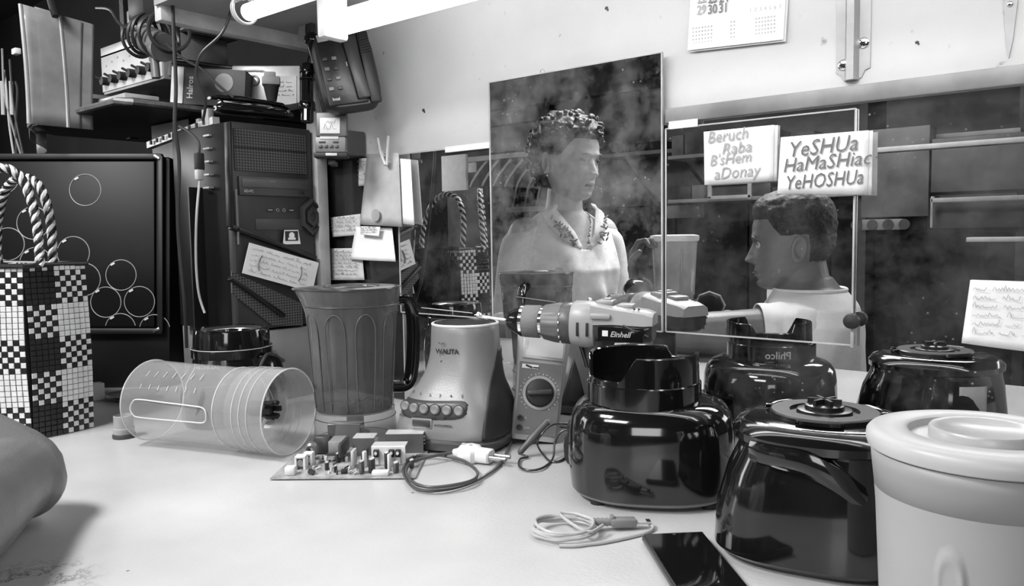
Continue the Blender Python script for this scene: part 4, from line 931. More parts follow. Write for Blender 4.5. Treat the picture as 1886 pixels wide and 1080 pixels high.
# dark board on the wall behind the notes
bx0, bx1 = W(608, 400).x, xa - .002
zdt = W(640, 292).z
tag(MB().box(((bx0 + bx1) / 2, WY - .003, zdt / 2), (bx1 - bx0, .004, zdt - .004)).build('dark_glass_board', mat('dark_glass_board', .018, .12, var=.4, vscale=9), ang=0), 'dark glossy board on the wall behind the hanging notes', 'board')
# --- upper shelf
sh_z = .552
shf = thing('hanging_shelf', 'dark hanging shelf with a rounded left end, in the upper left corner', 'shelf')
sx1 = -1.507; sy0 = .70
M_sh = mat('dark_shelf_board', .014, .5, var=.4, vscale=15, bump=.3)
outl = [V((-1.93, sy0, 0)), V((sx1 - .02, sy0, 0)), V((sx1, sy0 + .02, 0)), V((sx1, 1.55, 0)), V((-2.05, 1.55, 0)), V((-2.07, .80, 0)), V((-2.0, .72, 0))]
part('board', MB().poly([p + V((0, 0, sh_z)) for p in outl], .014, (0, 0, 1)), M_sh, shf, ang=30)
part('front_lip', MB().tube([(-2.05, .80, sh_z + .007), (-1.99, .715, sh_z + .007), (-1.93, sy0 - .002, sh_z + .007), (sx1 - .02, sy0 - .002, sh_z + .007), (sx1, sy0 + .02, sh_z + .007), (sx1, 1.0, sh_z + .007)], .006, 6, 0), mat('lip_grey', .14, .4, var=.3, vscale=60), shf)
part('plastic_wrap', MB().loft([[V((-2.03 + .10 * u, .742 - .03 * u + .02 * math.sin(5 * u), sh_z - .005 - v * .05 * (1 - u * .6))) for u in [i / 8 for i in range(9)]] for v in (0, .5, 1)], closed=False), clear_mat('crumpled_plastic', .7, .3, .2, .5), shf, solid=.0008)
part('hanging_bar', MB().box((-2.0, .95, .95), (.02, .02, .80)), M_sh, shf); part('hanging_bar', MB().box((-1.53, 1.3, .95), (.02, .02, .80)), M_sh, shf)
def onS(px, py, z=sh_z + .0145): return Z(px, py, z)
def unit(name, label, cat, x, y, sx, sy, sz, m, z=sh_z + .0145):
    t = thing(name, label, cat, (x, y, z)); part('casing', MB().box((0, 0, sz / 2 + .0002), (sx, sy, sz), bev=.002), m, t); return t
# electronics on the shelf (front faces towards -Y)
M_al = mat('pale_metal_case', .50, .4, .3, var=.1); M_al2 = mat('worn_metal_case', .30, .45, .3, var=.2)
u1 = unit('radio_unit', 'small pale metal radio unit standing on the shelf behind the plastic sheet', 'radio', W(172, 180, .80).x, .80, .115, .10, .048, M_al)
for i in range(3): part('knob', MB().cyl((.03 - .03 * i, -.051, .012), (.03 - .03 * i, -.058, .012), .0045, seg=12), M_rubber, u1)
part('scale_window', MB().box((0, -.051, .034), (.08, .002, .014)), M_al2, u1, ang=0)
u2 = unit('card_reader', 'long flat pale metal case lying at the shelf edge', 'electronics case', W(228, 190, .78).x + .01, .78, .14, .07, .022, M_al)
part('slot', MB().box((0, -.036, .012), (.11, .002, .004)), M_rubber, u2, ang=0)
u2b = unit('black_module', 'small dark twin module at the shelf edge, left of the flat pale case', 'electronics case', W(166, 200, .735).x, .735, .030, .05, .024, M_dgrey)
part('fin', MB().box((.0, -.026, .012), (.003, .004, .022)), M_grey, u2b)
u3 = thing('amplifier', 'pale amplifier front with a row of black lever knobs, above the shelf', 'amplifier', (-1.88, .92, .655))
part('casing', MB().box((0, .06, .055), (.30, .16, .11), bev=.003), M_al2, u3)
part('front_panel', MB().box((0, -.021, .050), (.295, .004, .088), bev=.001), mat('pale_front_panel', .62, .4, var=.1), u3)
part('upper_panel', MB().box((0, -.021, .100), (.295, .004, .024), bev=.001), M_al, u3)
for i in range(6):
    kx = -.115 + .046 * i; kn = part('knob', MB().cyl((kx, -.023, .028), (kx, -.040, .028), .010, seg=16), M_rubber, u3)
    part('knob_lever', MB().cyl((kx, -.036, .030), (kx - .018, -.044, .040), .003, seg=8), M_rubber, kn)
for i in range(9): part('panel_mark', MB().box((-.12 + .03 * i, -.0235, .066 + .006 * (i % 3)), (.005, .0006, .004)), M_faint, u3, ang=0)
brk = MB().box((-1.93, 1.0, .61), (.02, .02, .09)).box((-1.67, 1.0, .61), (.02, .02, .09)); o = part('bracket', MB().box((-.12, .08, -.044), (.02, .02, .088)), M_sh, u3); part('bracket', MB().box((.12, .08, -.044), (.02, .02, .088)), M_sh, u3)
u5 = thing('tuner_box', 'second pale instrument stacked on the amplifier, with small dark display', 'instrument', (-1.84, .97, .7665))
part('casing', MB().box((0, .04, .045), (.26, .14, .09), bev=.003), M_al2, u5)
part('front_panel', MB().box((0, -.032, .045), (.25, .004, .08), bev=.001), M_al, u5)
part('display', MB().box((-.07, -.035, .055), (.06, .002, .03)), M_al2, u5, ang=0)
for i in range(4): part('push_button', MB().box((-.105 + .016 * i, -.036, .018), (.010, .005, .010), bev=.001), M_rubber, u5)
# machine with bundle of cord, hanging from above
mo = thing('cord_bundle', 'tangled bundle of dark cord wound round a grey cylinder, hanging above the shelf', 'cord bundle', A(275, 62, 1.50))
b_ = MB(); r_ = random.Random(9)
part('cylinder', MB().cyl((-.02, 0, -.005), (.055, .0, -.035), .026, seg=24).cyl((.012, 0, -.03), (.018, 0, -.085), .008, seg=12), mat('bundle_cylinder', .16, .35), mo)
for i in range(7):
    c_ = V((-.045 + .020 * i, 0, -.005 + .008 * math.sin(i))); ro = Matrix.Rotation(PI / 2 + r_.uniform(-.35, .35), 3, 'Y') @ Matrix.Rotation(r_.uniform(-.3, .3), 3, 'X')
    part('cord_loop', MB().torus(c_, .034 + r_.uniform(-.004, .006), .0035, ro, seg=28, ms=6), M_cord, mo)
part('box_module', MB().box((-.02, .01, .055), (.06, .05, .05), bev=.003), M_dgrey, mo)
part('white_label', MB().box((-.012, -.02, .088), (.03, .012, .03), bev=.002), M_white, mo)
part('spring_arm', MB().tube([(.0, -.02, .0), (-.05, -.03, .02), (-.11, -.02, .06), (-.17, -.02, .075)], .003, 6, 4), M_cord, mo)
part('hanging_strap', MB().tube([(0, .01, .08), (0, .01, .2), (0, .02, ZC - mo.location.z)], .004, 6, 0), M_cord, mo)
hs_ = A(300, 35, 1.62); tag(MB().box(hs_, (.10, .02, .16), bev=.003).build('steel_plate', mat('grey_steel_plate', .08, .5, .3, var=.15)), 'grey steel plate hanging behind the cord bundle', 'plate')
# --- hanging plastic sheet
s0, s1, s2, s3 = A(40, 8, 1.52), A(150, 42, 1.60), A(156, 238, 1.60), A(50, 228, 1.52)
hs = thing('plastic_sleeve', 'tall translucent plastic sleeve hanging at the upper left', 'plastic sleeve')
rows = []
for i in range(9):
    v = i / 8; L0, R0_ = s0.lerp(s3, v), s1.lerp(s2, v); rows.append([L0.lerp(R0_, u) + V((0, .006 * math.sin(9 * u + 2 * v), 0)) for u in [k / 12 for k in range(13)]])
part('sheet', MB().loft(rows, closed=False), clear_mat('cloudy_sleeve', .6, .55, .3, .42, .2), hs, solid=.0015)
rows2 = [[p + V((.0, .022, 0)) for p in r] for r in rows]
part('back_sheet', MB().loft(rows2, closed=False), clear_mat('cloudy_sleeve', .55), hs, solid=.0015)
for u in (.04, .74): part('sleeve_fold', MB().tube([r[int(u * 12)] + V((0, -.003, 0)) for r in rows], .0035, 6, 0), clear_mat('fold_highlight', .8, .55, .3, .6), hs)
part('clamp', MB().box(s0.lerp(s1, .55) + V((0, -.008, .03)), (.012, .012, .09), Matrix.Rotation(-.5, 3, 'Y'), bev=.003), M_rubber, hs)
part('hanging_wire', MB().tube([s0.lerp(s1, .55) + V((0, -.008, .06)), s0.lerp(s1, .5) + V((-.02, 0, .3))], .002, 6, 0), M_cord, hs)
# --- box with lettering and flat things behind the tower top
pb = thing('part_box', 'grey cardboard part box with vertical lettering, on the ledge above the tower', 'box')
frame_of(pb, RGT - V((0, 0, .05)), UPV, A(334, 192, 1.62))
part('carton', MB().box((.066, .03, .038), (.125, .06, .076), bev=.002), mat('printed_carton', .09, .6, var=.15), pb)
part('pale_end', MB().box((-.012, .03, .040), (.026, .055, .076), bev=.002), M_white, pb)
text('Halros', .017, M_white, pb, (.022, -.001, .012), (PI / 2, -PI / 2, 0), off=.0003)
part('oval_print', MB().cyl((.085, -.0005, .048), (.085, -.0012, .048), .019, seg=28), M_faint, pb)
lg_ = thing('ledge', 'narrow dark ledge board above the computer tower', 'shelf')
la, lb_ = A(330, 200, 1.62), A(600, 222, 1.60)
zl = A(334, 192, 1.62).z - .008
part('board', MB().box((-1.46, 1.18, zl - .004), (.34, .40, .014), bev=.002), M_sh, lg_)
part('bracket', MB().box((-1.60, 1.44, zl - .05), (.02, .3, .09)), M_sh, lg_)
fd = thing('drive_plate', 'pale metal drive plate with a round hole, standing behind the part box', 'metal plate')
frame_of(fd, RGT, UPV, A(440, 205, 1.66))
part('plate', MB().box((.055, .01, .050), (.145, .012, .095), bev=.004), mat('pale_drive_metal', .42, .4, .3, var=.2), fd)
part('round_hole', MB().torus((.03, .002, .065), .010, .0025, Matrix.Rotation(PI / 2, 3, 'X'), seg=24, ms=6), M_grey, fd)
part('raised_track', MB().tube([(.012, .002, .085), (.05, .002, .085), (.06, .002, .07), (.06, .002, .01)], .0018, 6, 2), M_grey3, fd)
part('label', MB().box((.095, .003, .045), (.05, .001, .06)), M_paper2, fd, ang=0)
sc2 = MB(); [scrawl(sc2, .075, .115, .06 - .009 * i, .004, .0018, .0003, 40 + i) for i in range(4)]; o = part('label_print', sc2, M_ink, fd); o['kind'] = 'stuff'
f2_ = thing('circuit_strip', 'long pale board with cables lying across behind the part box', 'circuit board')
frame_of(f2_, RGT - V((0, 0, .12)), UPV, A(318, 125, 1.70)); part('board', MB().box((.14, .01, .0), (.30, .02, .035), bev=.002), M_al2, f2_)
for i in range(3): part('wire', MB().tube([(.0, -.006, .02 - .006 * i), (.1, -.01, .016 - .006 * i), (.2, -.008, .02 - .004 * i), (.29, -.006, -.02)], .0014, 5, 4), M_cord, f2_)
part('leg', MB().box((.02, .03, -.06), (.012, .012, .10)), M_dmetal, f2_)
# dark plug adapter standing on the ledge
p_ = thing('dark_funnel', 'pale capped black tapered plug standing on the ledge', 'plug', A(501, 195, 1.52), facing(A(501, 195, 1.5)))
part('taper', MB().loft([superell(.007, .007, 3, 20, (0, 0), 0), superell(.015, .013, 3, 20, (0, 0), .038)]), M_rubber, p_); part('cap', MB().box((0, 0, .046), (.034, .028, .016), bev=.003).box((-.002, 0, .058), (.022, .02, .010), bev=.002), M_grey3, p_)
# --- hair straightener on the tower
hr = thing('hair_straightener', 'black hair straightener lying on top of the computer tower', 'hair straightener')
h0, h1 = XP(396, 200, XT - .03), XP(536, 214, XT - .03); h0.z = max(h0.z, zt + .011)
frame_of(hr, h1 - h0, V((0, 0, 1)), h0 + V((0, 0, .002)))
HLn = (h1 - h0).length
part('lower_arm', MB().loft([[V((x, .013 * w_ * math.cos(a), .008 * w_ * math.sin(a) - .001)) for a in [2 * PI * k / 20 for k in range(20)]] for x, w_ in ((0, .5), (.004, .9), (HLn * .3, 1.1), (HLn * .9, 1.05), (HLn, .7))]), M_black, hr)
part('upper_arm', MB().loft([[V((x, .012 * w_ * math.cos(a), .018 + dz_ + .005 * w_ * math.sin(a))) for a in [2 * PI * k / 20 for k in range(20)]] for x, w_, dz_ in ((-.01, .5, -.003), (.004, .9, 0), (HLn * .3, 1.05, .001), (HLn * .85, 1.0, -.002), (HLn * .96, .5, -.008))]), M_black, hr)
part('steel_plate', MB().box((HLn * .38, 0, .0105), (HLn * .62, .020, .004), bev=.001), M_chrome, hr)
part('thumb_rest', MB().cyl((HLn * .9, -.010, .004), (HLn * .9, -.015, .004), .003, seg=12), M_chrome, hr)
# --- long black torch hanging upright
t0_, t1_ = A(562, 118, 1.42), A(566, 226, 1.42)
tor = thing('torch', 'long black metal torch hanging upright beside the tower', 'torch'); frame_of(tor, RGT, t0_ - t1_, t1_)
TL = (t0_ - t1_).length
part('barrel', MB().lathe([(.0100, 0), (.0115, .003), (.0115, TL * .18), (.0145, TL * .24), (.0145, TL * .32), (.0110, TL * .36), (.0105, TL * .72), (.0100, TL * .74), (.0115, TL * .76), (.0115, TL * .98), (.010, TL)], 24), M_black, tor)
for u in (.22, .35, .74, .85): part('grip_ring', MB().torus((0, 0, TL * u), .0125 if u > .3 else .0148, .0012, seg=24, ms=6), M_black2, tor)
part('pocket_clip', MB().box((0, -.013, TL * .12), (.004, .002, TL * .2)), M_metal, tor)
part('cord_loop', MB().tube([(0, 0, TL), (.004, .004, TL + .03), (-.004, .006, TL + .06), (0, .01, TL + .12)], .0018, 6, 4), M_cord, tor)
# pipes behind it
tag(MB().cyl(A(590, 118, 1.50), A(592, 292, 1.50), .009, seg=16).build('upright_rod', mat('dull_rod', .12, .4, .4)), 'dull upright metal rod right of the black torch', 'rod')
# --- black telephone base on the wall
wp = A(640, 128, 1.33)
tp = thing('telephone_base', 'black wall telephone base with keypad, tilted, under the fluorescent tube', 'telephone')
frame_of(tp, RGT + UPV * .22 + FWD * .35, UPV - RGT * .30, wp)
part('body', MB().loft([superell(.046, .062, 5, 36, (0, 0), 0), superell(.050, .066, 5, 36, (0, 0), -.006), superell(.050, .066, 5, 36, (0, 0), -.030), superell(.044, .060, 5, 36, (0, 0), -.036)]).xf(Matrix.Rotation(PI / 2, 4, 'X') @ Matrix.Translation((0, 0, -.0))), mat('phone_dark', .012, .45, var=.1), tp)
part('face', MB().box((-.010, -.001, 0), (.066, .004, .118), bev=.002), M_black2, tp)
part('raised_panel', MB().box((.014, -.006, .0), (.022, .008, .108), Matrix.Rotation(-.06, 3, 'Y'), bev=.003), mat('panel_grey', .035, .35), tp)
part('handset_cradle', MB().box((.036, -.001, .0), (.020, .010, .125), bev=.004), mat('phone_dark', .012), tp)
for i in range(7): part('grille_slot', MB().box((.037, -.0072, .052 - .0045 * i), (.016, .0015, .0018), Matrix.Rotation(-.2, 3, 'Y')), M_rubber, tp, ang=0)
for i in range(4):
    for j in range(2): part('key', MB().box((-.034 + .015 * j, -.0042, .020 - .017 * i), (.008, .003, .006), bev=.001), M_grey if (i + j) % 2 else M_dgrey, tp)
for i in range(4): part('key_mark', MB().box((.0 + .004 * i, -.0042, .008), (.002, .0008, .007)), M_grey3, tp, ang=0)
text('Intel', .007, M_grey3, tp, (-.036, -.0036, -.051), off=.0002)
part('tape_label', MB().box((-.02, -.004, .057), (.040, .001, .012), Matrix.Rotation(-.1, 3, 'Y')), M_grey3, tp, ang=0)
part('wall_hook', MB().box((0, .05, .02), (.012, .04, .012)), M_dgrey, tp)
# black bracket clutter left of it
kk = thing('swivel_clamp', 'black swivel clamp with wires under the ceiling batten, left of the telephone base', 'clamp', A(583, 108, 1.42))
part('clamp_body', MB().cyl((-.012, 0, .035), (.012, 0, -.03), .011, seg=16).sph((-.012, 0, .035), .014).cyl((.02, 0, .03), (.03, 0, -.005), .008, seg=14), M_black, kk)
part('wire', MB().tube([(.02, 0, .03), (.028, -.01, -.02), (.012, -.01, -.06), (.02, 0, -.12)], .0018, 6, 5), M_cord, kk)
part('tab', MB().box((-.035, 0, .05), (.03, .004, .03), Matrix.Rotation(.3, 3, 'Y'), bev=.001), mat('tab_grey', .35, .5), kk)
part('arm', MB().box((-.012, 0, .09), (.01, .01, .09)), M_dgrey, kk)
# --- little meter with a pale screen
mt = thing('screen_meter', 'small grey flip meter with a pale square screen and four buttons, hung on the post', 'meter')
frame_of(mt, RGT, UPV, A(609, 288, 1.36)); sx_ = 1.36 / F_PX
def bxm(x0, y0_, x1, y1_, d, yo, mm, nm, bev=.001): return part(nm, MB().box((((x0 + x1) / 2 - 609) * sx_, yo, (288 - (y0_ + y1_) / 2) * sx_), ((x1 - x0) * sx_, d, (y1_ - y0_) * sx_), bev=bev), mm, mt)
bxm(581, 206, 638, 251, .012, .008, mat('meter_grey', .10, .4), 'lid', .003); bxm(580, 252, 637, 281, .016, .006, mat('meter_grey2', .14, .4), 'keypad_body', .003)
bxm(589, 217, 626, 246, .002, .001, mat('pale_screen', .55, .25, var=.1), 'screen', .0005); bxm(590, 252, 624, 257, .002, -.002, M_grey3, 'hinge_label', .0003)
for i in range(4): bxm(588 + 10 * i, 268, 594 + 10 * i, 273, .003, -.003, M_dgrey, 'button', .0005)
bxm(588, 261, 600, 264, .002, -.002, M_rubber, 'slot', .0003); bxm(614, 261, 624, 264, .002, -.002, M_rubber, 'slot', .0003)
bxm(578, 281, 640, 290, .022, .008, M_rubber, 'clip_foot', .002); bxm(601, 283, 622, 288, .004, -.004, M_grey3, 'torn_tape', .0005)
scb = MB(); scrawl(scb, -.012, .010, .046, .008, -.0006, .0003, 77); scrawl(scb, -.008, .010, .056, .007, -.0006, .0003, 78); o = part('screen_drawing', scb, M_faint, mt); o['kind'] = 'stuff'
bxm(600, 292, 612, 300, .03, .03, M_dgrey, 'hanger')
g_ = W(632, 268, WY - .02); tag(MB().box((g_.x + .0, WY - .025, g_.z), (.085, .045, .045), bev=.002).build('junction_box', mat('grey_junction_box', .10, .5)), 'dark grey box on the wall right of the small flip meter', 'box')
# --- clothes peg with hanging papers
def hung(name, label, pts, y, m, seedn=None, lines=0, cat='note', curve=.004, ink=M_faint, txt=None):
    w_ = [W(px, py, y) for px, py in pts]; c = sum(w_, V()) / 4
    t = thing(name, label, cat, c); n = 8; rows = []
    for i in range(n + 1):
        v = i / n; a_, b_ = w_[0].lerp(w_[3], v) - c, w_[1].lerp(w_[2], v) - c
        rows.append([a_.lerp(b_, u) + V((0, -curve * math.sin(PI * (u * .8 + .1)) * v, 0)) for u in [k / 10 for k in range(11)]])
    part('sheet', MB().loft(rows, closed=False), m, t, solid=.0005)
    if lines:
        wd = (w_[1] - w_[0]).length; ht = (w_[3] - w_[0]).length; mbh = MB()
        for i in range(lines): scrawl(mbh, -wd * .42, wd * .40, ht * (.36 - .8 * i / lines), ht / lines * .42, -curve - .0016, .00035, (seedn or 0) + i)
        o = part('handwriting', mbh, ink, t); o['kind'] = 'stuff'
    return t
hung('paper_slip', 'small lined slip high behind the hanging packet, with printed boxes', ((661, 292), (682, 291), (683, 342), (661, 343)), WY - .012, M_paper2, 11, 5, ink=M_ink)
hung('paper_slip', 'handwritten slip with a bold scribble, on the dark board left of the packet', ((609, 401), (664, 394), (664, 433), (613, 437)), WY - .012, M_paper2, 21, 4, ink=M_ink)
hung('paper_slip', 'lined handwritten slip low on the dark board, above the tall jar', ((607, 458), (666, 457), (672, 516), (610, 516)), WY - .012, M_paper2, 31, 7, ink=M_ink)
hung('paper_sheet', 'white sheet with printed rows, hanging below the cloudy packet', ((655, 418), (722, 420), (730, 482), (646, 478)), WY - .016, M_paper, 51, 0, curve=.006)
hung('paper_slip', 'narrow white label with dark printed rows, just under the packet', ((664, 417), (700, 418), (698, 436), (664, 432)), WY - .026, M_white, 61, 3, ink=M_ink, curve=.001)
hung('paper_sheet', 'white folded paper strip hanging beside the mirror edge, right of the packet', ((736, 292), (756, 294), (764, 415), (742, 412)), WY - .018, M_paper, 71, 0)
pk_ = hung('plastic_packet', 'cloudy plastic packet clipped by the clothes peg, holding papers', ((676, 284), (734, 282), (741, 418), (664, 414)), WY - .022, clear_mat('cloudy_packet', .75, .72, .3, .52, .2), 81, 0, cat='packet')
part('round_print', MB().cyl((-.008, -.009, -.045), (-.008, -.0095, -.045), .011, seg=24), mat('grey_print', .3), pk_)
sp_ = W(748, 300, WY - .020)
pg_ = thing('clothes_peg', 'pale clothes peg gripping the top of the hanging packet', 'peg')
frame_of(pg_, V((1, 0, 0)), V((0, 0, 1)), W(710, 300, WY - .032)); kx_ = 1.42 / F_PX
part('prong', MB().tube([(-.018, 0, .044), (-.012, 0, .020), (.000, 0, -.004)], .0028, 8, 2, flat=1.4), mat('pale_peg', .5, .5), pg_); part('prong', MB().tube([(.010, 0, .046), (.006, 0, .020), (.004, 0, -.004)], .0028, 8, 2, flat=1.4), mat('pale_peg', .5), pg_)
part('spring', MB().torus((0, 0, .018), .006, .0012, Matrix.Rotation(PI / 2, 3, 'X'), seg=20, ms=6), M_dmetal, pg_)
part('nail', MB().cyl((.002, .0, .0), (.002, .03, .0), .0012, seg=8), M_dmetal, pg_)
# --- cords
def cord(pts, r, label, m=M_cord, name='cord'): return tag(MB().tube(pts, r, 8, 6).build(name, m), label, 'cord')
cord([A(316, -30, 1.30), A(320, 60, 1.30), A(324, 160, 1.30), A(322, 230, 1.30), A(330, 300, 1.31), A(328, 420, 1.33), A(340, 560, 1.36), A(344, 640, 1.40)], .0032, 'thick dark cord hanging straight down in front of the shelf end')
cord([A(430, -20, 1.28), A(425, 20, 1.28), A(408, 62, 1.28), A(370, 100, 1.28), A(362, 140, 1.29), A(378, 185, 1.31), A(374, 222, 1.34)], .0024, 'thin dark cord curving down from the small lamp to the tower', name='thin_cord')
cord([A(305, 80, 1.40), A(340, 110, 1.40), A(372, 128, 1.40), A(400, 155, 1.39), A(430, 180, 1.38)], .0022, 'dark cord crossing over the part box to the hair straightener')
wc = thing('pale_lead', 'pale cord with a white plug hanging beside the open chassis', 'cord')
part('cable', MB().tube([A(368, 330, 1.36), A(362, 400, 1.36), A(361, 480, 1.37), A(366, 540, 1.38), A(377, 577, 1.38)], .0022, 8, 5), mat('pale_cord', .42, .5), wc)
part('plug', MB().box(A(367, 322, 1.36), (.012, .012, .018), bev=.002), M_grey3, wc); part('dark_socket', MB().box(A(367, 298, 1.36), (.014, .014, .030), bev=.003), M_rubber, wc)
part('upper_wire', MB().tube([A(367, 285, 1.36), A(366, 262, 1.36), A(350, 244, 1.38), A(330, 232, 1.40)], .002, 8, 4), M_cord, wc)
# clutter at the far left edge
sw = thing('wire_bundle', 'cluster of hanging wires and bright tubes at the far left edge', 'wires')
for i, (x0, x1, mm) in enumerate(((4, 40, M_grey), (18, 44, M_dgrey), (8, 26, M_grey3), (28, 30, M_dgrey))):
    part('wire', MB().tube([A(x0, 90 + 20 * i, 1.62), A(x0 + 4, 170, 1.60), A((x0 + x1) / 2, 230, 1.6), A(x1, 290, 1.6)], .0022, 6, 4), mm, sw)
for x in (4, 20): part('lit_edge', MB().cyl(A(x, 150, 1.64), A(x + 2, 212, 1.64), .004, seg=8), M_grey3, sw)
part('connector', MB().box(A(30, 95, 1.6), (.02, .012, .012), bev=.002), M_white, sw)
# ------------------------------------------------------------ on the mirrored wall
# calendar
ca, cb_, cc_, cdn = W(1276, -60, WY - .003), W(1452, -75, WY - .003), W(1443, 73, WY - .006), W(1267, 93, WY - .006)
cal = thing('calendar', 'white wall calendar page with large dates, at the top edge of the picture', 'calendar', cdn)
rel = [p - cdn for p in (cdn, cc_, cb_, ca)]
part('page', MB().loft([[rel[0], rel[1], rel[2], rel[3]], [p + V((0, -.0012, 0)) for p in rel]]), mat('calendar_paper', .80, .6, var=.02), cal, ang=0)
part('back_page', MB().loft([[p + V((.002, .0025, -.002)) for p in rel], [p + V((.002, .0015, -.002)) for p in rel]]), M_paper, cal, ang=0)
def onC(px, py): return W(px, py, WY - .0078) - cdn
for s_, px, py, sz in (('22', 1284, 6, .017), ('23', 1304, 6, .017), ('24', 1324, 5, .017), ('29', 1283, 27, .017), ('30', 1303, 26, .017), ('31', 1323, 24, .017)):
    q = onC(px, py); text(s_, .0165, mat('date_print', .14) if px > 1290 else mat('pale_date_print', .35), cal, (q.x, q.y, q.z), (PI / 2, .04, 0), off=.0003, sx=.8)
for bx_0, by_0 in ((1276, 52), (1346, 40), (1392, 34)):
    g_ = MB()
    for i in range(5):
        for j in range(7):
            if bx_0 == 1346 and (j > 1): continue
            q = onC(bx_0 + 5.6 * j, by_0 + 7 * i - .7 * j); g_.box((q.x, q.y + .001, q.z), (.0022, .0003, .0022))
    o = part('month_grid', g_, M_faint, cal, ang=0); o['kind'] = 'stuff'
for i in range(7):
    q = onC(1380 + 9 * i, 22 - i * 1.0); text('1234567'[i], .0065, M_faint, cal, (q.x, q.y, q.z), (PI / 2, .04, 0))
# steel bracket
bb = W(1571, 150, WY); brk_ = thing('shelf_bracket', 'pale steel channel bracket screwed to the wall, right of the calendar', 'bracket', bb)
t_ = W(1571, -60, WY).z - bb.z; hw = abs(W(1603, 80).x - W(1540, 80).x) / 2
M_zn = mat('zinc_plated', .36, .42, .35, var=.12, bump=.15)
pl_ = [V((-hw, 0, t_)), V((-hw, 0, .012)), V((-hw * .72, 0, .008)), V((-hw * .55, 0, .002)), V((0, 0, 0)), V((hw * .5, 0, .003)), V((hw * .7, 0, .011)), V((hw, 0, .013)), V((hw, 0, t_))]
part('back_plate', MB().poly([p + V((0, -.0016, 0)) for p in pl_], .0015, (0, 1, 0)), M_zn, brk_, ang=20)
part('channel_ridge', MB().loft([[V((-.009, -.0016, z)), V((-.005, -.010, z)), V((.003, -.010, z)), V((.007, -.0016, z))] for z in (0.001, t_)]), M_zn, brk_, ang=20)
for x, z in ((-hw * .55, .020), (hw * .60, .042)):
    part('screw', MB().lathe([(.0065, 0), (.0062, .0015), (.004, .003), (.001, .0032)], 20, Matrix.Translation((x, -.0016, z)) @ Matrix.Rotation(PI / 2, 4, 'X')).box((x, -.0048, z), (.009, .0006, .0012), Matrix.Rotation(.7, 3, 'Y')), M_chrome, brk_)
# tapered hinge strap
ks = W(1858, 108, WY); kst = thing('hinge_strap', 'narrow tapered metal strap with a rivet, at the top right corner', 'metal strap', ks)
tz = W(1862, -40, WY).z - ks.z
part('strap', MB().poly([V((0, -.002, 0)), V((.0035, -.002, .02)), V((.0085, -.002, tz)), V((-.0075, -.002, tz)), V((-.003, -.002, .02))], .0018, (0, 1, 0)), M_zn, kst, ang=20)
part('rivet', MB().sph((.0, -.0025, W(1862, 8, WY).z - ks.z), (.003, .0015, .003)), M_chrome, kst)
# hooks, nails and holes
for px, py, lb in ((927, 150, 'small wire hook on the wall above the left corner of the tall mirror'), (999, 133, 'small wire hook above the top edge of the tall mirror')):
    q = W(px, py, WY - .006); tag(MB().tube([q + V((-.004, .006, -.006)), q + V((-.004, 0, .002)), q + V((0, -.001, .004)), q + V((.004, 0, .002)), q + V((.004, 0, -.006))], .0006, 5, 3).build('wire_hook', M_dmetal), lb, 'hook')
for px, py, r, lb in ((780, 203, .0035, 'crumbled nail hole in the wall left of the tall mirror'), (1117, 15, .003, 'dark nail stub in the upper wall above the tall mirror'), (1689, 78, .0022, 'small nail stub between the bracket and the tapered strap')):
    q = W(px, py, WY); tag(MB().sph(q, (r, .0012, r * .8), u=10, v=6).box(q + V((r * .8, -.0005, -r)), (r * .7, .001, r * .9)).build('nail_stub', M_dgrey), lb, 'nail')
# signs
def sign(label, pts, y, words, ink, size=0, stack=True, shear=.25, dx=.004):
    w_ = [W(px, py, y) for px, py in pts]; c = w_[3]; t = thing('paper_sign', label, 'sign', c); r_ = [p - c for p in w_]
    rows = []
    for i in range(7):
        v = i / 6; a_, b_ = r_[0].lerp(r_[3], v), r_[1].lerp(r_[2], v); rows.append([a_.lerp(b_, k / 8) + V((0, -.0008 * (v ** 3), 0)) for k in range(9)])
    part('sheet', MB().loft(rows, closed=False), M_paper, t, solid=.0006)
    if stack: part('under_sheet', MB().loft([[p + V((dx, .0022, -.0005)) for p in row] for row in rows], closed=False), M_paper, t, solid=.0006)
    for s_, px, py, px1, sz in words:
        q = W(px, py, y - .0019) - c; q2 = W(px1, py, y - .0019) - c; o_ = text(s_, sz, ink, t, (q.x, q.y, q.z), (PI / 2, -.035, 0), shear=shear, off=.0)
        mx_ = max(v.co.x for v in o_.data.vertices); k_ = (q2.x - q.x) / mx_
        for v in o_.data.vertices: v.co.x *= k_
    return t
sg1 = sign('white handwritten sign with faded pencil words, upper left on the mirror pane', ((1296, 243), (1426, 230), (1424, 333), (1298, 341)), WY - .014,
     (('Beruch', 1302, 264, 1378, .021), ('Raba', 1328, 285, 1384, .020), ("B'sHem", 1306, 306, 1384, .020), ('aDonay', 1314, 331, 1402, .021)), mat('faded_pencil', .30, .8))
sg2 = sign('white handwritten sign in bold pencil capitals, overlapping the right edge of the mirror pane', ((1438, 253), (1600, 240), (1598, 359), (1432, 357)), WY - .016,
     (('YeSHUa', 1450, 290, 1580, .026), ('HaMaSHiac', 1441, 318, 1606, .0235), ('YeHOSHUa', 1445, 350, 1590, .024)), M_ink)
sg3 = hung('wall_note', 'handwritten note taped low on the long mirror at the right edge', ((1787, 516), (1910, 520), (1910, 650), (1771, 632)), WY - .008, M_paper, 91, 6, curve=.003)
w_ = sg3; text('12:', .018, M_ink, sg3, (.020, -.006, -.038), shear=.2)
rn = MY(1860, 742, .60)
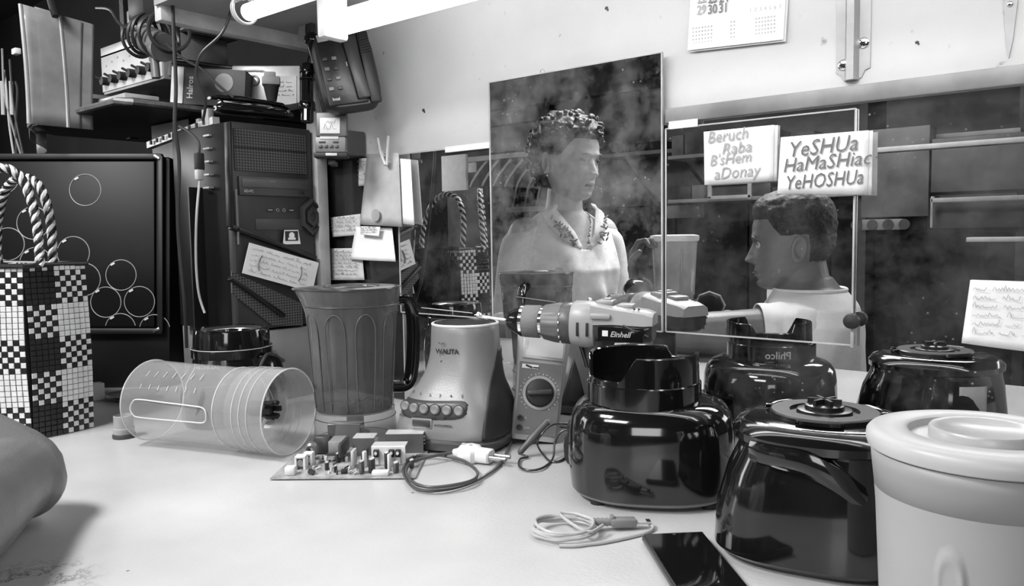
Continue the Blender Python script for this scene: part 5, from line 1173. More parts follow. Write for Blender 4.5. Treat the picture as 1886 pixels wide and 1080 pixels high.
# ------------------------------------------------------------ people
M_skin = mat('light_brown_skin', .40, .5, var=.07, vscale=30, bump=.15, bscale=260, spec=.35)
M_skin2 = mat('tanned_skin', .15, .45, var=.10, vscale=26, bump=.2, bscale=260, spec=.4)
M_hairw = mat('dark_curly_hair', .03, .5, var=.5, vscale=90, bump=.8, bscale=160)
M_hairm = mat('short_dark_hair', .02, .55, var=.4, vscale=120, bump=.9, bscale=420)
M_blouse = mat('cream_blouse', .68, .8, var=.05, vscale=25, bump=.25, bscale=90)
M_shirt = mat('white_tshirt', .80, .85, var=.04, vscale=20, bump=.3, bscale=500)
M_trous = mat('dark_trousers', .05, .8)
HP = [(.118, .004, -.006, .010), (.115, .026, -.030, .036), (.108, .044, -.052, .060), (.094, .060, -.072, .080), (.072, .0715, -.086, .094), (.045, .0765, -.093, .101), (.018, .0775, -.0935, .102),
      (-.008, .0755, -.0905, .099), (-.032, .0715, -.0890, .088), (-.056, .0655, -.0875, .070), (-.078, .0570, -.0855, .050), (-.096, .0450, -.0820, .030), (-.108, .0320, -.0745, .012), (-.115, .0140, -.0600, -.012)]
def hprof(z):
    for a, b in zip(HP, HP[1:]):
        if b[0] <= z <= a[0]:
            t = (a[0] - z) / (a[0] - b[0]); t = t * t * (3 - 2 * t) * .3 + t * .7; return [x + (y - x) * t for x, y in zip(a, b)]
    return HP[0] if z > 0 else HP[-1]
def ge(x, c, s): return math.exp(-((x - c) / s) ** 2)
def headpt(th, z, age=0):
    _, w_, f, bk = hprof(z); c, s = math.cos(th), math.sin(th)
    x = w_ * math.copysign(abs(c) ** .92, c); y = (bk if s > 0 else -f) * math.copysign(abs(s) ** .92, s)
    if y < 0:
        ax_ = abs(x); d = 0
        nz_ = max(0, min(1, (.006 - z) / .044)) if z > -.040 else math.exp(-((z + .040) / .0065) ** 2)
        d -= .025 * ge(x, 0, .0095 + .004 * nz_) * nz_
        d -= .009 * ge(ax_, .013, .006) * ge(z, -.040, .008)
        d += .0100 * ge(ax_, .031, .016) * ge(z, .000, .012); d -= .0045 * ge(ax_, .031, .011) * ge(z, -.001, .007)
        d -= .0055 * ge(ax_, .028, .022) * ge(z, .019, .008)
        d -= .0065 * ge(x, 0, .021) * (ge(z, -.0645, .0050) + ge(z, -.0770, .0052)); d += .0045 * ge(x, 0, .024) * ge(z, -.0708, .0022)
        d += .004 * ge(x, 0, .02) * ge(z, -.088, .005); d -= .006 * ge(x, 0, .018) * ge(z, -.101, .010)
        d -= .005 * ge(ax_, .046, .018) * ge(z, -.030, .016); d += .004 * ge(ax_, .050, .014) * ge(z, -.062, .014)
        if age: d += .003 * ge(ax_ - (-.040 - z) * .45, .024, .0035) * ge(z, -.058, .018); d += .002 * ge(ax_, .03, .02) * ge(z, -.016, .003)
        y += d * min(1, abs(s) * 1.6)
    return V((x, y, z))
def head_mesh(mb, M, age=0):
    zs_ = [.118 - .233 * i / 84 for i in range(85)]
    mb.loft([[M @ headpt(2 * PI * k / 110, z, age) for k in range(110)] for z in zs_])
    for s in (-1, 1):
        R_ = Matrix.Rotation(s * .32, 3, 'Z') @ Matrix.Rotation(-.15, 3, 'X')
        T = Matrix.Translation((s * .0875, .015, -.010)) @ R_.to_4x4() @ Matrix.Rotation(PI / 2, 4, 'Y') @ Matrix.Diagonal((.0270, .0155, .016, 1))
        for t in (MB().sph((s * .0790, .012, -.012), (.0095, .0150, .0280), R_), MB().torus((s * -.12, 0, 0), 1, .30, seg=28, ms=8).xf(T)):
            t.xf(M); me = bpy.data.meshes.new('t'); t.bm.to_mesh(me); t.bm.free(); mb.bm.from_mesh(me); bpy.data.meshes.remove(me)
def hair_mesh(M, mask, thick, rough, freq, seed=0):
    mb = MB(); zs_ = [.118 - .215 * i / 96 for i in range(97)]; rows = []
    for i, z in enumerate(zs_):
        r = []
        for k in range(150):
            th = 2 * PI * k / 150; p = headpt(th, z) if math.sin(th) > 0 or z > .03 else headpt(th, z)
            n = V((p.x, p.y * .9, (p.z - .01) * 1.0 if z > .0 else 0)).normalized(); mk = mask(th, z)
            q = p * freq + V((seed, seed, seed)); nn = noise.noise(q) * .6 + noise.noise(q * 2.1) * .4
            r.append(M @ (p + n * (mk * (thick(th, z) + rough * nn) - (1 - mk) * .006)))
        rows.append(r)
    return mb.loft(rows)
def limb(mb, pts, rs, seg=20, flat=1.0): return mb.tube(pts, rs, seg, 0, flat=flat)
def limbs(mb, pts, rad, seg=20, n=6):
    """smooth tapering limb: radii interpolated like the points"""
    P = crom([V(p) for p in pts], n); R = []
    for i in range(len(rad) - 1):
        for j in range(n): t = j / n; t = t * t * (3 - 2 * t); R.append(rad[i] * (1 - t) + rad[i + 1] * t)
    R.append(rad[-1]); mb.tube(P, R, seg, 0); mb.sph(P[0], R[0] * .98, u=16, v=10); mb.sph(P[-1], R[-1] * .98, u=16, v=10)
def hand_mesh(mb, M, curl=.5, s=1.0):
    """+X from wrist to knuckles, palm faces -Z, thumb on the +Y side; five unequal fingers"""
    pal = [(0, .024, .017), (.02, .030, .016), (.05, .040, .015), (.078, .041, .012), (.088, .036, .010)]
    mb.loft([[M @ V((x * s, w_ * s * math.copysign(abs(math.cos(a)) ** .7, math.cos(a)), h * s * math.sin(a))) for a in [2 * PI * k / 18 for k in range(18)]] for x, w_, h in pal])
    for y, L_, r in ((.030, .070, .0088), (.010, .079, .0092), (-.011, .073, .0088), (-.030, .058, .0076)):
        p = V((.074, y, 0)); a = curl * .5; pts = [V((.050, y, 0)), p]; seglen = (L_ * .48, L_ * .30, L_ * .24)
        for sl in seglen: p = p + V((math.cos(a), 0, -math.sin(a))) * sl; pts.append(p.copy()); a += curl
        mb.tube([M @ (q * s) for q in pts], [r * s * k for k in (1, 1.05, .98, .9, .72)], 10, 0); mb.sph(M @ (pts[-1] * s), r * s * .72, u=10, v=8)
    tp_ = [V((.015, .022, -.004)), V((.035, .044, -.012)), V((.056, .054, -.020)), V((.074, .052, -.030 - .008 * curl))]
    mb.tube([M @ (q * s) for q in tp_], [.0125 * s, .0115 * s, .0105 * s, .0082 * s], 10, 0); mb.sph(M @ (tp_[-1] * s), .0083 * s, u=10, v=8)
def remesh(o, vox, smooth=3):
    m = o.modifiers.new('remesh', 'REMESH'); m.mode = 'VOXEL'; m.voxel_size = vox; m.use_smooth_shade = True
    if smooth: s = o.modifiers.new('smooth', 'SMOOTH'); s.iterations = smooth; s.factor = .5
    dg = bpy.context.evaluated_depsgraph_get(); me = bpy.data.meshes.new_from_object(o.evaluated_get(dg)); mt = o.data.materials[0]
    o.modifiers.clear(); o.data = me; me.materials.clear(); me.materials.append(mt)
    for p in me.polygons: p.use_smooth = True
    return o
def mirfacing(px, phi):
    r = ray(px, 540); r = V((r.x, r.y, 0)).normalized(); rt_ = V((r.y, -r.x, 0)); f = -r * math.cos(phi) + rt_ * math.sin(phi); f = V((f.x, -f.y, 0))
    return math.atan2(f.y, f.x) + PI / 2
def tsec(z, rx, ry, cy, n=2.5, g=0, seg=72, wob=0, cx=0):
    out = superell(rx + g, ry + g, n, seg, (cx, cy), z)
    if wob:
        for i, p in enumerate(out): q = .30 * math.sin(9 * math.atan2(p.y, p.x) + 5 * z + 2 * noise.noise(V((p.x * 5, p.y * 5, z * 4)))) * min(1, max(0, -z * 5 - .5)) + noise.noise(V((p.x * 11, p.y * 11, z * 6))) + .5 * noise.noise(V((p.x * 30, p.y * 30, z * 14 + 5))); p.x += q * wob * p.x / (rx + .01); p.y += q * wob * p.y / (ry + .01)
    return out
# --- the woman, standing beyond the left end of the bench, seen in the tall mirror
HW = MV(1050, 300, 2.42)
rb, rhd = mirfacing(1050, math.radians(32)), mirfacing(1050, math.radians(50))
wo = thing('person', 'standing woman with curly hair in a pale embroidered blouse, reflected in the tall mirror', 'person', (HW.x, HW.y, HW.z - .143), rb)
MH = Matrix.Translation((.0, -.022, .143)) @ Matrix.Rotation(rhd - rb, 4, 'Z') @ Matrix.Rotation(.06, 4, 'X')
bd_ = MB(); head_mesh(bd_, MH, 1)
limbs(bd_, [(0, -.006, .095), (0, .004, .04), (0, .012, -.02)], [.052, .054, .060])
WT0 = [(.012, .050, .050, .012), (-.005, .066, .060, .014), (-.022, .100, .070, .014), (-.045, .142, .080, .012), (-.075, .170, .090, .008), (-.12, .172, .104, .0), (-.18, .166, .122, -.012), (-.24, .160, .120, -.010), (-.33, .152, .112, 0), (-.42, .168, .124, 0), (-.52, .186, .138, .004), (-.60, .180, .135, .006)]
WT = [(z, rx * (.88 if rx > .09 else .95), ry, cy) for z, rx, ry, cy in WT0]
bd_.loft([tsec(*r, n=2.2) for r in WT])
for s in (-1, 1):
    limbs(bd_, [(s * .136, .008, -.072), (s * .162, .012, -.17), (s * .176, .016, -.33), (s * .181, -.012, -.46), (s * .180, -.045, -.575)], [.052, .048, .038, .034, .024])
    hm = Matrix.Translation((s * .180, -.048, -.585)) @ Matrix.Rotation(PI / 2, 4, 'Y') @ Matrix.Rotation(s * PI / 2, 4, 'X'); hand_mesh(bd_, hm, .35, .92)
    limbs(bd_, [(s * .09, .0, -.60), (s * .10, -.01, -.80), (s * .10, .0, -1.0), (s * .10, .02, -1.30)], [.085, .070, .052, .036])
fz = -(.9 + wo.location.z)
for s in (-1, 1): bd_.sph((s * .10, -.055, fz + .035), (.042, .115, .034))
body_w = part('body', bd_, M_skin, wo, ang=0); remesh(body_w, .0032, 2)
def blouse():
    mb = MB(); zs_ = [.010 - .0052 * i for i in range(123)]; rows = []
    def at(z):
        for a, b in zip(WT, WT[1:]):
            if b[0] <= z <= a[0]:
                t = (a[0] - z) / (a[0] - b[0]); return [x + (y - x) * t for x, y in zip(a, b)]
        return list(WT[-1])
    for z in zs_:
        q = at(z); g = .008 + .016 * max(0, min(1, (-z - .20) / .2)); rows.append(tsec(z, q[1], q[2], q[3], 2.2, g, 120, .017 * max(.25, min(1, -z * 4))))
    mb.loft(rows, caps=(False, False))
    kill = [f for f in mb.bm.faces if (lambda c: (c.y < 0.02 and abs(c.x) < .008 + (c.z + .118) * .52 and c.z > -.118) or c.z > -.004)(f.calc_center_median())]
    bmesh.ops.delete(mb.bm, geom=kill, context='FACES'); return mb
part('blouse', blouse(), M_blouse, wo, ang=60, solid=.002)
for s in (-1, 1):
    sl = MB(); P = [(s * .118, .010, -.050), (s * .146, .010, -.085), (s * .164, .012, -.16), (s * .176, .013, -.25), (s * .183, .014, -.335)]; path = crom([V(p) for p in P], 5); rr_ = [.046, .060, .060, .060, .066]; rows = []
    for i, p in enumerate(path):
        t = i / (len(path) - 1) * 4; j = min(3, int(t)); r = rr_[j] + (rr_[j + 1] - rr_[j]) * (t - j); row = []
        for k in range(36):
            a = 2 * PI * k / 36; d = r + .004 * noise.noise(V((math.cos(a) * 2, math.sin(a) * 2, i * .22 + s * 7))); row.append(p + V((d * math.cos(a) * .96, d * math.sin(a), 0)))
        rows.append(row)
    part('sleeve', sl.loft(rows, caps=(True, False)), M_blouse, wo, ang=60, solid=.002)
    # open lapel collar along the neckline
    lp_ = MB(); rows = []
    for i in range(15):
        t = i / 14; z = .018 - .132 * t; hw_ = .010 + (z + .118) * .52 if z < -.0 else .062; x = s * max(.008, min(.072, hw_)); y = -.050 - .054 * min(1, t * 1.5) - .006 * t; wd_ = .042 * math.sin(PI * min(1, .15 + .80 * t)) + .006
        rows.append([V((x - s * .002, y, z)), V((x + s * wd_ * .5, y - .004 + wd_ * .12, z - .004)), V((x + s * wd_, y + .002 + wd_ * .34, z - .012))])
    part('collar', lp_.loft(rows, closed=False), M_blouse, wo, solid=.002)
em = MB(); re_ = random.Random(12)
for k in range(46):
    s = 1 if re_.random() < .5 else -1; t = re_.random(); z = -.022 - .085 * t; x = s * (.055 + (1 - t) * .035 + re_.uniform(-.012, .022) - t * .012)
    y = -(.083 + .058 * min(1, (-z) / .16)) * math.sqrt(max(.05, 1 - (x / .19) ** 2)) - .004
    em.sph((x, y - .006, z), (.0085, .0028, .0028), Matrix.Rotation(re_.uniform(-1.2, 1.2), 3, 'Y'), u=8, v=6)
o = part('embroidery', em, mat('grey_embroidery', .16, .8), wo, label='dark leaf embroidery on the collar'); o['kind'] = 'stuff'
for i in range(4): part('button', MB().cyl((.004, -.132, -.205 - .075 * i), (.004, -.140, -.205 - .075 * i), .006, seg=12), M_grey3, wo)
tr2 = MB()
tr2.loft([tsec(z, rx, ry, cy, 2.3) for z, rx, ry, cy in ((-.50, .188, .140, .004), (-.60, .192, .145, .006), (-.68, .19, .145, .006))])
for s in (-1, 1): limbs(tr2, [(s * .09, .0, -.62), (s * .10, -.005, -.85), (s * .10, .01, -1.05), (s * .10, .02, -1.32)], [.100, .085, .070, .060])
part('trousers', tr2, M_trous, wo)
def mask_w(th, z):
    s = math.sin(th); front = max(0, -s)
    line = -.078 if s > .38 else (-.078 + (.38 - s) / .10 * .100 if s > .28 else (.022 if s > -.30 else .022 + min(1, (front - .30) / .4) * .046))
    return max(0, min(1, (z - line) / .016 + .5))
hw_o = part('hair', hair_mesh(MH, mask_w, lambda th, z: .018 + .004 * max(0, z / .118) + .010 * max(0, math.sin(th)) + .006 * abs(math.cos(th)), .018, 30), M_hairw, wo, ang=0)
for p in hw_o.data.polygons: p.use_smooth = True
cu = MB(); nn_ = 0
for k in range(1500):
    th = re_.uniform(0, 2 * PI); z = .117 - .20 * re_.random()
    if mask_w(th, z) < .45 or nn_ > 560: continue
    nn_ += 1; p = headpt(th, z); n = V((p.x, p.y * .9, max(0, p.z - .01))).normalized(); rr_ = re_.uniform(.0075, .0135); ed = .45 if mask_w(th, z) < .95 else 1
    T_ = Matrix.Translation(MH @ (p + n * re_.uniform(.012, .034) * ed)) @ Matrix.Rotation(re_.uniform(0, 3), 4, 'Z') @ Matrix.Rotation(re_.uniform(0, 3), 4, 'X') @ Matrix.Diagonal((rr_, rr_ * .62, rr_ * .8, 1))
    cu.lathe([(.38, -.92), (.82, -.57), (1, 0), (.82, .57), (.38, .92)], 8, T_)
o = part('hair_curls', cu, M_hairw, wo); o['kind'] = 'stuff'
def face_bits(M, par, brow=.08, hair=None, age=0):
    for s in (-1, 1):
        y0_ = headpt(math.radians(270 + s * 24), -.001).y
        e = part('eye', MB().sph(M @ V((s * .031, -.0735, -.001)), .0118, u=20, v=12), mat('eye_white', .45, .25), par)
        part('iris', MB().sph(M @ V((s * .031 + s * .0 + .0, -.0825, -.001)), (.0048, .0036, .0048), M.to_3x3().normalized(), u=12, v=8), mat('dark_iris', .012, .15), e)
        part('eyelid', MB().tube([M @ V((s * (.031 + dx), -.0855 + abs(dx) * .30, .0045 - abs(dx) * .22)) for dx in (-.014, -.007, 0, .007, .014)], [.0018, .0026, .0028, .0026, .0016], 8, 3), mat('lid_shade', .12, .5), par)
        part('eyebrow', MB().tube([M @ V((s * (.031 + dx), -.0930 + abs(dx) * .30, .0185 + zz)) for dx, zz in ((-.017, -.002), (-.008, .001), (.004, .0025), (.016, -.001))], [.0018, .0028, .0026, .0012], 8, 3, flat=.8), mat('eyebrow_hair', brow, .7), par)
    part('lips', MB().tube([M @ V((dx, -.0925 + abs(dx) * .34, -.0708 + zz)) for dx, zz in ((-.022, -.001), (-.011, .0008), (0, 0), (.011, .0008), (.022, -.001))], [.0012, .0030, .0034, .0030, .0012], 8, 3), mat('lip_skin', .13, .45), par)
face_bits(MH, wo, .10)
part('earring', MB().sph(MH @ V((-.084, .010, -.044)), .004, u=10, v=8), M_chrome, wo); part('earring', MB().sph(MH @ V((.084, .010, -.044)), .004, u=10, v=8), M_chrome, wo)
# --- the man, seated at the bench with his right elbow on it; all in room coordinates
NK = MV(1484, 524, 2.0)                              # base of the neck
HM = MV(1462, 448, 2.0)
rm = mirfacing(1452, math.radians(-88))
ma = thing('person', 'seated man in a white t-shirt, elbow on the bench, reflected in profile', 'person', (NK.x, NK.y, 0), 0)
Li = Matrix.Translation(-ma.location)
MHm = Li @ Matrix.Translation(HM) @ Matrix.Rotation(rm, 4, 'Z') @ Matrix.Rotation(.03, 4, 'X')
fwd = (Matrix.Rotation(rm, 3, 'Z') @ V((0, -1, 0))); sid = (Matrix.Rotation(rm, 3, 'Z') @ V((-1, 0, 0)))   # sid = towards his right (the mirror)
if sid.y < 0: sid = -sid
o0 = Li @ NK
EL = V((-.935, .300, .052)); WRI = V((-1.045, .150, .160)); SH = NK + sid * .145 + V((0, 0, -.100)) + fwd * .02; SH2 = NK - sid * .165 + V((0, 0, -.055)) + fwd * .02
bm_ = MB(); head_mesh(bm_, MHm)
limbs(bm_, [MHm @ V((0, .018, -.03)), MHm @ V((0, .026, -.09)), o0 + V((0, 0, -.03)) - fwd * .01], [.060, .062, .070])
Rb = Matrix.Rotation(rm, 4, 'Z')
def mt_(z, rx, ry, cy, g=0, wob=0): return [Matrix.Translation(o0) @ Rb @ p for p in tsec(z, rx, ry, cy, 2.3, g, 96, wob)]
MT_ = [(.02, .055, .058, .010), (-.005, .080, .072, .014), (-.025, .120, .085, .016), (-.050, .165, .100, .016), (-.09, .195, .115, .012), (-.16, .190, .125, .004), (-.26, .178, .125, .004), (-.36, .168, .122, .010), (-.46, .175, .128, .012), (-.54, .18, .13, .0)]
bm_.loft([mt_(*r) for r in MT_])
limbs(bm_, [Li @ SH, Li @ SH.lerp(EL, .5), Li @ EL.lerp(SH, .12), Li @ EL], [.062, .054, .046, .046])
limbs(bm_, [Li @ EL, Li @ (EL.lerp(WRI, .3) + V((-.006, 0, 0))), Li @ EL.lerp(WRI, .7), Li @ WRI], [.050, .052, .038, .030])
bm_.sph(Li @ (EL + V((.012, .006, -.006))), (.040, .040, .040))
# right hand closed on the jar handle
HDM = Matrix((V((-.10, -.10, 1)).normalized(), V((.35, .93, .13)).normalized(), V((-.93, .35, -.06)).normalized())).transposed()
xh = V((.02, -.16, .98)).normalized(); zh = V((-1, -.15, 0)); zh = (zh - xh * zh.dot(xh)).normalized(); yh = zh.cross(xh)
HM4 = Matrix((xh, yh, zh)).transposed().to_4x4(); HM4.translation = Li @ WRI + xh * .004
hand_mesh(bm_, HM4, .95, 1.02)
EL2 = SH2 + V((.02, 0, -.28)) ; WR2 = MV(1345, 590, 2.04)
limbs(bm_, [Li @ SH2, Li @ SH2.lerp(EL2, .5), Li @ EL2], [.060, .050, .044]); limbs(bm_, [Li @ EL2, Li @ EL2.lerp(WR2, .35), Li @ WR2], [.044, .042, .029])
x2 = fwd; z2 = V((0, 0, 1)); H2 = Matrix((x2, z2.cross(x2), z2)).transposed().to_4x4(); H2.translation = Li @ WR2; hand_mesh(bm_, H2, .5)
hipz = o0 + V((0, 0, -.56)) 
for s in (-1, 1):
    h_ = hipz + sid * (.09 * s); kn = h_ + fwd * .42 + V((0, 0, .03)); an = kn + V((0, 0, -.43)) + fwd * .02
    an.z = -.9 - ma.location.z + .08
    limbs(bm_, [h_, h_.lerp(kn, .5), kn], [.085, .078, .058]); limbs(bm_, [kn, kn.lerp(an, .4), an], [.056, .056, .036]); bm_.sph(an + fwd * .06 + V((0, 0, -.045)), (.11, .05, .035), Matrix.Rotation(rm + PI / 2, 3, 'Z'))
body_m = part('body', bm_, M_skin2, ma, ang=0); remesh(body_m, .0034, 2)
ts = MB(); zs_ = [-.012 - .0055 * i for i in range(97)]; rows = []
def mat_at(z):
    for a, b in zip(MT_, MT_[1:]):
        if b[0] <= z <= a[0]: t = (a[0] - z) / (a[0] - b[0]); return [x + (y - x) * t for x, y in zip(a, b)]
    return list(MT_[-1])
for z in zs_:
    q = mat_at(z); rows.append(mt_(z, q[1], q[2], q[3], .009 + .014 * max(0, min(1, (-z - .1) / .25)), .016 * min(1, max(.15, -z * 3.2))))
part('tshirt', ts.loft(rows, caps=(False, False)), M_shirt, ma, ang=60, solid=.002)
nb = MB().tube([rows[0][i] + V((0, 0, .002)) for i in range(0, 96, 4)], .004, 8, 2, cyc=True); part('neckband', nb, M_shirt, ma)
def sleeve(sh, el, u, nm='sleeve'):
    mb = MB(); a_, b_ = Li @ sh, Li @ el; d = (b_ - a_).normalized(); s0_ = a_ - d * .05; rows = []; q_ = d.to_track_quat('Z', 'Y').to_matrix()
    for i in range(26):
        t = i / 25; c = s0_.lerp(a_.lerp(b_, u), t); r = .058 + .012 * math.sin(PI * min(1, t * 1.1)) * .5 + .010 * t; 
        rows.append([c + q_ @ V(((r + .006 * noise.noise(V((math.cos(w2) * 2, math.sin(w2) * 2, t * 5)))) * math.cos(w2), (r + .006 * noise.noise(V((math.cos(w2) * 2, math.sin(w2) * 2, t * 5)))) * math.sin(w2), 0)) for w2 in [2 * PI * k / 36 for k in range(36)]])
    return part(nm, mb.loft(rows, caps=(True, False)), M_shirt, ma, ang=60, solid=.002)
sleeve(SH, EL, .26); sleeve(SH2, EL2, .62)
part('trousers', (lambda m: (limbs(m, [hipz + sid * .09, hipz + sid * .09 + fwd * .42 + V((0, 0, .03))], [.105, .078]), limbs(m, [hipz - sid * .09, hipz - sid * .09 + fwd * .42 + V((0, 0, .03))], [.105, .078]), m.loft([mt_(*r) for r in ((-.50, .19, .14, .004), (-.58, .19, .15, .0), (-.64, .17, .14, .0))]), m)[-1])(MB()), M_trous, ma)
def mask_m(th, z):
    s = math.sin(th); front = max(0, -s)
    line = -.050 if s > .45 else (-.050 + (.45 - s) / .12 * .068 if s > .33 else (.018 if s > -.25 else .018 + min(1, (front - .25) / .35) * .050))
    return max(0, min(1, (z - line) / .030 + .5))
hm_o = part('hair', hair_mesh(MHm, mask_m, lambda th, z: .004 + .014 * max(0, min(1, (z - .02) / .07)), .004, 60), M_hairm, ma, ang=0)
face_bits(MHm, ma, .03)
wt = MB(); wc_ = Li @ EL.lerp(WRI, .90); wd2 = (WRI - EL).normalized(); part('watch_strap', MB().torus(wc_, .0345, .006, wd2.to_track_quat('Z', 'Y').to_matrix(), seg=36, ms=8, flat=2.0), M_chrome, ma); 
part('watch_case', MB().cyl(wc_ + V((.0, .030, .006)), wc_ + V((.0, .043, .008)), .017, seg=28), M_chrome, ma)
# --- the pale jar he holds, its lid on
JP = MV(1250, 556, 2.06)
jh = thing('blender_jar', 'milky clear blender jar with a white lid and side handle, held by the seated man', 'blender jar', (JP.x, JP.y, JP.z - .012), 0)
part('vessel', MB().lathe([(.043, 0), (.045, .003), (.047, .06), (.053, .14), (.056, .172), (.0545, .172), (.051, .14), (.045, .06), (.042, .006)], 48), clear_mat('milky_clear_jar', .72, .55, .15, .62, .3), jh)
part('lid', MB().lathe([(.0545, .168), (.0590, .170), (.0605, .178), (.0590, .184), (.045, .186), (.001, .186)], 48), M_white, jh)
hv = (WRI - JP); hv.z = 0; hv.normalize(); hang = math.atan2(hv.y, hv.x)
part('handle', MB().tube([(.052, 0, .158), (.072, 0, .166), (.090, 0, .158), (.097, 0, .125), (.094, 0, .085), (.080, 0, .055), (.046, 0, .050)], .0075, 12, 5, flat=1.3).xf(Matrix.Rotation(hang, 4, 'Z')), M_frost, jh)
part('base_ring', MB().lathe([(.046, -.022), (.048, -.020), (.047, .0), (.044, .002)], 40), M_white, jh)
rb_ = MB()
for k in range(4):
    a = k * PI / 2 + .8; part('moulded_rib', MB().tube([(.0475 * math.cos(a), .0475 * math.sin(a), .03), (.0535 * math.cos(a), .0535 * math.sin(a), .15)], .003, 8, 0), M_frost, jh)
# eight-sided dark glass thing on the bench end, seen in the pane beside the drill
oc = MV(1313, 562, 2.04); og = thing('octagonal_disc', 'eight-sided dark glass disc with a pale rim, held low by the seated man', 'glass disc', oc)
RO = Matrix.Rotation(PI / 2 - .35, 4, 'X') @ Matrix.Rotation(0, 4, 'Z')
part('glass', MB().cyl((0, 0, -.006), (0, 0, .006), .034, seg=8).xf(Matrix.Rotation(-.35, 4, 'Z') @ RO), mat('dark_disc_glass', .03, .1), og, ang=10)
part('rim', MB().torus((0, 0, .004), .0365, .0028, seg=8, ms=6).xf(Matrix.Rotation(-.35, 4, 'Z') @ RO), M_grey3, og, ang=10)
# --- chair under the man
ch2 = thing('chair', 'grey round-backed chair carrying the seated man, back just right of him in the mirror', 'chair', (NK.x - fwd.x * .05, NK.y - fwd.y * .05, -.9), rm)
sz = (NK.z - .56 - .095) + .9
part('seat', MB().loft([superell(.20, .20, 3, 40, (0, 0), sz - .035), superell(.205, .205, 3, 40, (0, 0), sz - .02), superell(.20, .20, 3, 40, (0, 0), sz)]), M_grey, ch2)
bkr = MB(); rows = []
for i in range(13):
    u = -1 + i / 6; rows.append([V((.17 * u, .255 - .03 * u * u, z)) for z in ()] or [V((.16 * u, .245 - .035 * u * u + o_, sz + .16)) if k_ == 0 else V((.16 * u, .250 - .035 * u * u + o_, sz + .16 + .20 * math.sqrt(max(.02, 1 - (abs(u) ** 2.6) * .9)))) for k_, o_ in ((0, 0), (1, 0), (1, .03), (0, .03))])
part('backrest', bkr.loft(rows), mat('chair_back_grey', .17, .6), ch2)
for x in (-.12, .12): part('back_post', MB().tube([(x, .19, sz - .02), (x, .25, sz + .08), (x, .262, sz + .20)], .011, 10, 4), M_dgrey, ch2)
for x in (-.16, .16):
    for y in (-.16, .16): part('leg', MB().cyl((x, y, 0.0005), (x * .9, y * .9, sz - .03), .013, seg=12), M_dgrey, ch2)
# ------------------------------------------------------------ behind the photographer: only the mirrors show it
def mbox(px0, py0, px1, py1, y, dpt, name, m, label=None, cat=None, group=None, bev=.003, par=None):
    a_, b_ = MY(px0, (py0 + py1) / 2, y), MY(px1, (py0 + py1) / 2, y); t_, u_ = MY((px0 + px1) / 2, py0, y), MY((px0 + px1) / 2, py1, y)
    c = V(((a_.x + b_.x) / 2, y - dpt / 2, (t_.z + u_.z) / 2)); mb = MB().box((0, 0, 0), (abs(b_.x - a_.x), dpt, abs(t_.z - u_.z)), bev=bev)
    o = mb.build(name, m, loc=c) if par is None else mb.build(name, m, par, loc=c)
    if label: tag(o, label, cat, group)
    return o
M_b1 = mat('mid_grey_board', .20, .7, var=.25, vscale=8, bump=.2); M_b2 = mat('dark_board', .03, .7, var=.4, vscale=10); M_b3 = mat('pale_board', .30, .6, var=.15)
mbox(905, 228, 1040, 276, -2.2, .12, 'roof_beam', M_b1, 'grey horizontal roof beam seen in the tall mirror left of the woman', 'beam')
mbox(880, 196, 998, 229, -2.3, .05, 'wall_panel', mat('lighter_panel', .24, .6, var=.2), 'lighter grey panel above the roof beam in the tall mirror', 'panel')
mbox(998, 100, 1016, 232, -2.15, .08, 'door_post', M_b2, 'dark vertical door post in the tall mirror left of the woman', 'post')
mbox(1230, 378, 1300, 402, -2.0, .05, 'wall_panel', M_b1, 'grey panel low behind the held jar in the mirror pane', 'panel')
mbox(700, 60, 1236, 196, -2.0, .06, 'awning', mat('dark_leafy_awning', .028, .9, var=.9, vscale=14, g2=.10, detail=12), 'dark mottled awning filling the top of the tall mirror', 'awning')
cab = thing('cupboard', 'long low dark cupboard along the wall behind, seen in the mirrors under the grey wall', 'cupboard')
a_ = MY(1050, 386, -2.45); b_ = MY(1720, 400, -2.45)
for i in range(5):
    x = a_.x + (b_.x - a_.x) * (i + .5) / 5; w2 = (b_.x - a_.x) / 5 - .01
    part('door', MB().box((x, -2.30, (a_.z - .9) / 2), (w2, .03, a_.z + .88), bev=.004), M_b2, cab)
part('carcass', MB().box(((a_.x + b_.x) / 2, -2.45, (a_.z - .9) / 2), (b_.x - a_.x, .26, a_.z + .9), bev=.003), M_b2, cab)
lt = thing('lattice_screen', 'pale slatted screen of slanting bars, seen in the mirrors left of the woman', 'screen')
for i in range(8):
    p0 = MY(838 + 22 * i, 386, -1.9); p1 = MY(838 + 22 * i + 44, 292, -1.9); pm_ = p0.lerp(p1, .45) + V((-.03, 0, .03))
    part('slat', MB().tube([p0, pm_, p1], .026, 8, 4, flat=.35), M_b3, lt)
for yy_ in (290, 388):
    p0, p1 = MY(835, yy_, -1.88), MY(1012, yy_, -1.88); part('rail', MB().box((p0 + p1) / 2, ((p1 - p0).length, .03, .03)), M_b3, lt)
for px in (850, 1000): p0 = MY(px, 390, -1.92); part('upright', MB().box((p0.x, -1.92, (p0.z - .9) / 2), (.03, .02, p0.z + .9)), M_b1, lt)
mbox(817, 286, 862, 352, -1.5, .02, 'hanging_sheet', M_paper, 'white sheet seen near the left end of the mirrors above the tower reflection', 'panel')
mbox(828, 345, 905, 470, -1.7, .5, 'dark_machine', M_b2, 'dark squat machine seen in the left mirror behind the bag handles', 'machine')
mbox(866, 300, 880, 318, -1.45, .01, 'paper_slip', M_paper2, 'tiny paper slip hanging in front of the slatted screen', 'note')
ws = thing('plank_shelf', 'pale plank shelf with black coils on it, seen at the right of the tall mirror', 'shelf')
p0, p1 = MY(1122, 290, -2.35), MY(1300, 290, -2.35)
